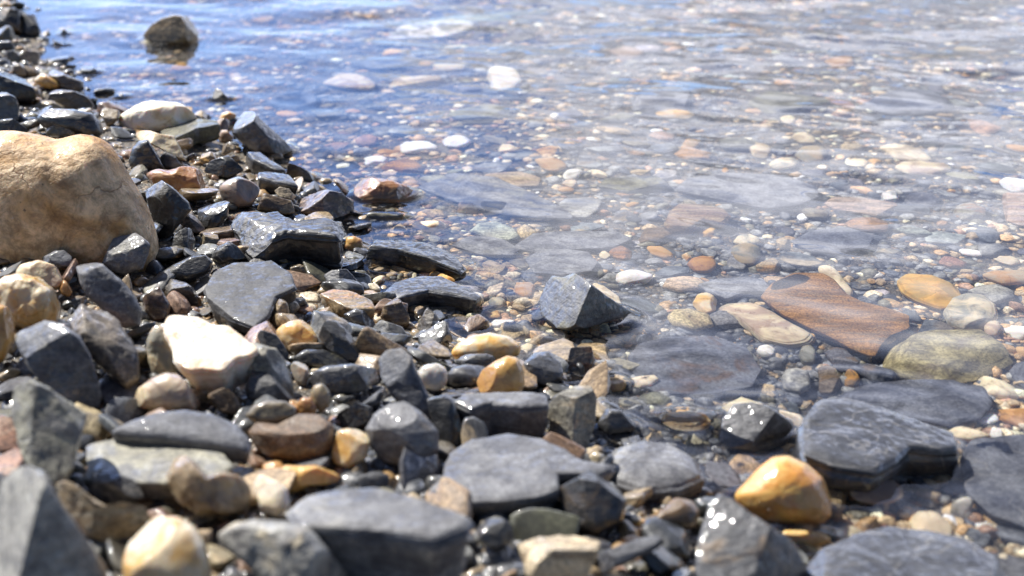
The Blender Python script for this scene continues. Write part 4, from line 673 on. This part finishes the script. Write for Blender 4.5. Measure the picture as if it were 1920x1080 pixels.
def small_mesh(kind, i, style, wet):
    k = (kind, i, style, wet)
    if k not in MESHES:
        P, a, b = PROTO[kind][i]; Q, T_ = cgrid_faces(a, b); me = mesh_mixed('pebble', P * .01, Q, T_); me.materials.append(stone_mat(style, wet)); MESHES[k] = me
    return MESHES[k]
COLOURS = [('slate grey', 'slate', (.075, .08, .09), 'G', .30, ('chip', 'block', 'chip')), ('light grey', 'slate', (.19, .19, .185), 'G', .15, ('chip', 'round')),
           ('olive grey', 'slate', (.15, .14, .10), 'U', .09, ('chip', 'block')), ('tan', 'sand', (.40, .30, .18), 'N', .15, ('round', 'block')),
           ('orange brown', 'quartz', (.42, .26, .11), 'A', .10, ('round', 'block')), ('cream', 'quartz', (.62, .51, .36), 'C', .10, ('round', 'block')),
           ('white', 'quartz', (.75, .72, .66), 'W', .035, ('block', 'round')), ('rosy brown', 'sand', (.30, .18, .115), 'P', .06, ('round', 'chip'))]
CP = np.array([c[4] for c in COLOURS]); CP /= CP.sum()
NAMES = {'slate': 'slate_pebble', 'quartz': 'small_quartz_pebble', 'sand': 'sandstone_pebble'}
SHAPE = {'round': 'rounded', 'chip': 'flat', 'block': 'angular'}
used = set(); placed = []; counts = {}
HP2 = np.array([h['px'] for h in HERO]); REFS = [h['ref'] for h in HERO]
def relation(u, v_, j):
    dx, dy = u - HP2[j, 0], v_ - HP2[j, 1]
    if abs(dx) > abs(dy) * 1.3: return 'right of' if dx > 0 else 'left of'
    return 'below' if dy > 0 else 'above'
def visible(px, py): return -25 < px < 1945 and -25 < py < 1105
NBIG, NSMALL = 300, 780; tries = 0
while len(placed) < NSMALL and tries < 30000:
    tries += 1
    px, py = rng.uniform(-20, 1940), rng.uniform(-20, 1100)
    if len(placed) < 100: px, py = rng.uniform(-20, 1300), rng.uniform(400, 1100)
    if px < 700 and py < 200 and rng.random() < .5: continue
    p = gpoint(px, py, .004); x, y = p[0], p[1]; sd_ = float(shore_dist(x, y))
    ci = rng.choice(len(COLOURS), p=CP); cn, style, col, acc, _, kinds = COLOURS[ci]; kind = kinds[rng.integers(len(kinds))]
    D = np.linalg.norm(p - CAM)
    if len(placed) < NBIG:
        if sd_ < 0 and rng.random() < .2: ci = int(rng.integers(0, 3)); cn, style, col, acc, _, kinds = COLOURS[ci]; kind = 'chip'
        r = rng.uniform(.010, .021) if sd_ < 0 else rng.uniform(.009, .0175)
    else:
        r = float(np.clip(rng.lognormal(math.log(.0072), .38), .0048, .015)) * (1.15 if D > 1.1 else 1.)
        if style == 'slate': r *= 1.25
    if sd_ > -.03 and len(placed) < NBIG: ci = int(rng.choice([0, 0, 2, 3, 0, 7, 3])); cn, style, col, acc, _, kinds = COLOURS[ci]; kind = 'chip' if rng.random() < .6 else 'block'
    if sd_ > 0 and kind == 'round' and rng.random() < .6: kind = 'block'
    if inside_hero(x, y, r * (.45 if sd_ > -.01 else .75)).any(): continue
    if any((x - q[0]) ** 2 + (y - q[1]) ** 2 < ((.80 if sd_ < 0 else .62) * (r + q[2])) ** 2 for q in placed): continue
    o_, = [None]
    d2 = np.hypot(HP2[:, 0] - px, (HP2[:, 1] - py) * 1.6); js = np.argsort(d2)[:4]
    sz = 'tiny ' if r < .0065 else ('small ' if r < .0105 else ('medium ' if r < .016 else 'large '))
    where = 'under water' if sd_ < -.012 else ('on the shore' if sd_ > .012 else 'at the waterline')
    best = None
    for (a, b) in ((0, None), (0, 1), (1, None), (0, 2), (1, 2), (1, 0), (2, None), (0, 3)):
        lab = f"{sz}{cn} {SHAPE[kind]} pebble {relation(px, py, js[a])} the {REFS[js[a]]}"
        if b is not None: lab += f" and {relation(px, py, js[b])} the {REFS[js[b]]}"
        if len(lab.split()) <= 13: lab += ', ' + where
        if len(lab.split()) <= 16 and lab not in used: best = lab; break
    if best is None: continue
    used.add(best)
    wet = 'under' if sd_ < -.01 else ('wet' if sd_ < .11 or rng.random() < .5 else 'damp')
    me = small_mesh(kind, int(rng.integers(9)), style, wet)
    o = link(me, 'slate_chip' if style == 'slate' and kind == 'chip' else NAMES[style], (x, y, float(ground(x, y)) + r * rng.uniform(.25, .55)))
    s = r / .01; sy = s * rng.uniform(.55, .95)
    o.scale = (s, sy, s * rng.uniform(.6, .9)); tl_ = .2 if sd_ < 0 else .42; o.rotation_euler = (rng.normal(0, tl_), rng.normal(0, tl_), rng.uniform(0, 6.28))
    j_ = rng.uniform(.75, 1.3) * (1.3 if wet == 'under' else 1.); o.color = (*(min(.9, c_ * j_ * rng.uniform(.94, 1.06)) for c_ in col), 1); o['accent'] = list(PAL[acc if style != 'slate' else 'GBNUOE'[int(rng.integers(6))]])
    o['kind'] = 'thing'; o['label'] = best; o['category'] = 'pebble'
    o['group'] = {'slate': 'small grey slate chips' if kind == 'chip' else 'small grey slate pebbles', 'quartz': 'small pale and orange quartz pebbles', 'sand': 'small brown and tan pebbles'}[style]
    placed.append((x, y, r)); counts[style] = counts.get(style, 0) + 1
print('small', len(placed), counts, tries)

# ------------------------------------------------------------------ gravel nobody could count
def gravel(n, seed):
    rg = np.random.default_rng(seed)
    t = rg.random(n * 3); y = .33 * (2.9 / .33) ** (t ** 1.05)
    hw = .10 + .50 * y; x = rg.uniform(-1, 1, n * 3) * hw * 1.25
    keep = np.ones(len(x), bool)
    # fewer where the big stones lie
    x, y = x[keep][:n], y[keep][:n]
    r = np.clip(rg.lognormal(math.log(.0036), .42, n), .0014, .0085) * (1 + .55 * np.clip(y - .9, 0, 2))
    g = ground(x, y); sdist = shore_dist(x, y)
    # templates: low-poly chips
    import bmesh
    temps = []
    for lev in (1, 2):
        for k in range(10):
            bm = bmesh.new(); bmesh.ops.create_icosphere(bm, subdivisions=lev + 1 if lev == 2 else 2, radius=1)
            V = np.array([v.co[:] for v in bm.verts]); F = np.array([[v.index for v in f.verts] for f in bm.faces]); bm.free()
            V = V * (1 + .30 * vnoise(V * 1.4 + k * 9.1, k)[:, None])
            for _ in range(4):
                nn = rg.normal(size=3); nn /= np.linalg.norm(nn); d = V @ nn; V = V - np.maximum(d - d.max() * rg.uniform(.6, .85), 0)[:, None] * nn
            temps.append((V, F))
    cols = np.array([(.07, .075, .085), (.12, .12, .12), (.20, .20, .19), (.13, .12, .085), (.36, .27, .16), (.40, .25, .11), (.58, .49, .34), (.72, .69, .62), (.26, .15, .09), (.04, .042, .048)])
    pr = np.array([.18, .13, .10, .08, .19, .10, .05, .015, .06, .03]); pr /= pr.sum()
    ci = rg.choice(len(cols), n, p=pr)
    patch = fbm(np.stack([x * 6, y * 8, 0 * x], -1), 77, 3) + rg.normal(0, .12, n)      # sorted patches of warm and of grey grit
    warm = rg.choice([4, 4, 5, 6, 8, 3], n); cold = rg.choice([0, 0, 1, 2, 3, 9], n)
    ci = np.where((patch > .06) & (rg.random(n) < .75), warm, np.where((patch < -.10) & (rg.random(n) < .8), cold, ci))
    VV, FF, CC, WW = [], [], [], []; off = 0
    big = (y < 1.0) & (r > .003)
    for tset, sel in ((range(10), ~big), (range(10, 20), big)):
        idx = np.where(sel)[0]
        for k, ti in enumerate(tset):
            ii = idx[k::10]; V, F = temps[ti]; m = len(ii)
            if not m: continue
            sc = np.stack([r[ii], r[ii] * rg.uniform(.55, .95, m), r[ii] * rg.uniform(.35, .75, m)], -1)
            a = rg.uniform(0, 6.28, m); b_ = rg.normal(0, .3, m); ca, sa, cb, sb = np.cos(a), np.sin(a), np.cos(b_), np.sin(b_)
            L = V[None] * sc[:, None]
            X = L[..., 0] * cb[:, None] + L[..., 2] * sb[:, None]; Z = -L[..., 0] * sb[:, None] + L[..., 2] * cb[:, None]; Y = L[..., 1]
            P = np.stack([X * ca[:, None] - Y * sa[:, None] + x[ii][:, None], X * sa[:, None] + Y * ca[:, None] + y[ii][:, None], Z + (g[ii] + r[ii] * rg.uniform(-.1, .5, m) - np.where(sdist[ii] > 0, .002, 0))[:, None]], -1)
            VV.append(P.reshape(-1, 3)); FF.append((F[None] + (np.arange(m) * len(V))[:, None, None]).reshape(-1, 3) + off); off += m * len(V)
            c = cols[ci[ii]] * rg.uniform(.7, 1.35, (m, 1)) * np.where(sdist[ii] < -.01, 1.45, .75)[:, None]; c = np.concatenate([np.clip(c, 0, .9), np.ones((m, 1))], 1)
            CC.append(np.repeat(c, len(V), 0)); WW.append(np.repeat(np.where(sdist[ii] < -.01, 0., 1.), len(V)))
    VV, FF, CC, WW = map(np.concatenate, (VV, FF, CC, WW))
    me = mesh_np('gravel', VV, FF)
    ca_ = me.attributes.new('tint', 'FLOAT_COLOR', 'POINT'); ca_.data.foreach_set('color', CC.astype(np.float32).ravel())
    wa = me.attributes.new('wet', 'FLOAT', 'POINT'); wa.data.foreach_set('value', WW.astype(np.float32))
    me.materials.append(gravel_mat())
    o = link(me, 'gravel'); o['kind'] = 'stuff'; o['label'] = 'mixed fine gravel filling the gaps between the stones'; o['category'] = 'gravel'
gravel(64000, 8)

# ------------------------------------------------------------------ the water surface
AWASH = []
for hh in HERO:
    P = hh['P']; nz = np.abs(P[:, 2]) < .0022
    if hh['hi'][2] > .001 and hh['lo'][2] < -.001 and nz.sum() > 6 and float(shore_dist(*hh['c'][:2])) < .05:
        q = P[nz][:, :2]; c = (q.min(0) + q.max(0)) / 2; s = (q.max(0) - q.min(0)) / 2 + 1e-4; AWASH.append((c, s))
print('awash', len(AWASH))
RINGS = [(at(px, py, 0.)[:2], r0, a_) for px, py, r0, a_ in ((1100, 600, .045, .0011), (1260, 690, .030, .0010), (1330, 400, .030, .0009), (1500, 470, .035, .0010), (1690, 770, .05, .0011), (700, 440, .03, .0009), (1420, 800, .04, .0009), (960, 600, .03, .0008))]
wr = np.random.default_rng(21)
WAVES = []
for k in range(34):
    lam = wr.uniform(.05, .24); ang = R(101) + wr.normal(0, .36)      # crests run nearly across the view, rising to the right
    WAVES.append((2 * math.pi / lam, math.cos(ang), math.sin(ang), wr.uniform(0, 6.28), lam))
def water_z(X, Y):
    s = shore_dist(X, Y); W0 = np.stack([X * 5, Y * 5, 0 * X], -1)
    wx = X + .035 * fbm(W0, 40, 2); wy = Y + .035 * fbm(W0, 50, 2)
    depth = np.clip((-s) / .25, 0, 1); far = np.clip((Y - .85) / .75, 0, 1); far = far * far * (3 - 2 * far)
    leftd = np.clip((-X + .25) / .5, 0, 1) * np.clip((Y - .75) / .4, 0, 1)
    amp = (.10 + .90 * np.maximum(far, .55 * leftd)) * (.25 + .75 * depth)
    h = 0 * X
    for k_, cx, sy, p0, lam in WAVES:
        h = h + np.sin(k_ * (wx * cx + wy * sy) + p0) * lam * .0016
    lull = .55 + .9 * np.clip(fbm(np.stack([X * 3, Y * 4, 0 * X], -1), 70, 2) + .5, 0, 1)
    h = h * amp * lull
    # soft low swell in the near shallows
    h = h + (.00025 * fbm(np.stack([wx * 42, wy * 55, 0 * X], -1), 95, 1) + .0026 * fbm(np.stack([wx * 13, wy * 17, 0 * X], -1), 90, 2) + .00010 * np.sin((wx * .5 + wy) * 150 + 3 * fbm(W0, 33, 2))) * np.clip(-s / .05, 0, 1)
    for c, sz in AWASH:
        dx, dy = X - c[0], Y - c[1]; rr = np.hypot(dx / sz[0], dy / sz[1]) + 1e-6; d = (1 - 1 / rr) * np.hypot(dx, dy)
        m = (d < .06) & (d > -.05)
        dm = np.maximum(d[m], 0)
        h[m] += .0020 * np.exp(-dm / .0045) + .00018 * np.cos(dm * 2 * math.pi / .017) * np.exp(-dm / .03)
    for c, r0, a_ in RINGS:
        m = np.hypot(X - c[0], Y - c[1]) < r0 + .09; xm, ym = X[m] - c[0], Y[m] - c[1]; Q = np.stack([X[m] * 11, Y[m] * 11, 0 * X[m]], -1)
        rr = np.hypot(xm + .030 * fbm(Q, 6, 2), ym * 1.2 + .030 * fbm(Q, 8, 2))
        h[m] += .26 * a_ * np.cos((rr - r0) * 2 * math.pi / .034) * np.exp(-((rr - r0) / .017) ** 2) * np.clip(.35 + 2.6 * vnoise(Q * .8, 5), 0, 1.2)
    return h
ys = np.concatenate([np.geomspace(.40, 3.2, 1150), np.geomspace(3.3, 40, 60)])
xs = axis(-1.0, 1.35, .0026, 40, 50)
wm = grid(xs, ys, lambda X, Y: water_z(X, Y) * np.clip(1 - (np.hypot(X, Y) - 6) / 10, 0, 1), 'water_surface')
wm.materials.append(water_mat())
wo_ = bpy.data.objects.new('water', wm); COL.objects.link(wo_); wo_.cycles.is_caustics_caster = True
wo_['kind'] = 'structure'; wo_['label'] = 'clear shallow rippled water reflecting blue sky and white cloud'

# ------------------------------------------------------------------ two bits of twig caught at the waterline
def twig(pts, r, label):
    m = bpy.data.materials.get('twig_bark')
    if m is None:
        m = bpy.data.materials.new('twig_bark'); m.use_nodes = True; b = m.node_tree.nodes['Principled BSDF']; nt = m.node_tree
        tc = N(nt, 'ShaderNodeTexCoord'); nt.links.new(mixc(nt, noise(nt, tc.outputs['Object'], 700, 4, .6), (.10, .06, .035, 1), (.30, .21, .13, 1)), b.inputs['Base Color']); b.inputs['Roughness'].default_value = .4
    W = [gpoint(x, y, .007) for x, y in pts]; V, F = [], []; n = len(W) * 4; k = 8
    for i in range(n):
        t = i / (n - 1) * (len(W) - 1); a = min(int(t), len(W) - 2); p = W[a] * (1 - t + a) + W[a + 1] * (t - a)
        d = W[a + 1] - W[a]; d /= np.linalg.norm(d); u = np.cross(d, [0, 0, 1.]); u /= np.linalg.norm(u); v = np.cross(u, d)
        p = p + .0008 * vnoise(np.array([[i * .7, 0, 0], [i * .7, 5, 0], [i * .7, 9, 0]]), 3); rr = r * (1 - .55 * i / n) * (1.3 if i % 5 == 2 else 1)
        for j in range(k): V.append(p + rr * (math.cos(j * math.pi / 4) * u + math.sin(j * math.pi / 4) * v))
    for i in range(n - 1):
        for j in range(k): F.append((i * k + j, i * k + (j + 1) % k, (i + 1) * k + (j + 1) % k, (i + 1) * k + j))
    me = mesh_np('twig', V, F); me.materials.append(m); o = link(me, 'twig'); o['label'] = label; o['category'] = 'twig'; o['kind'] = 'thing'; o['group'] = 'bits of twig at the waterline'
twig([(790, 606), (812, 616), (845, 622), (866, 634)], .0009, 'thin brown twig lying at the waterline right of the pyramid pebble')
twig([(836, 640), (850, 648), (864, 660)], .0008, 'short pale twig between the pyramid pebble and the cream oval stone')
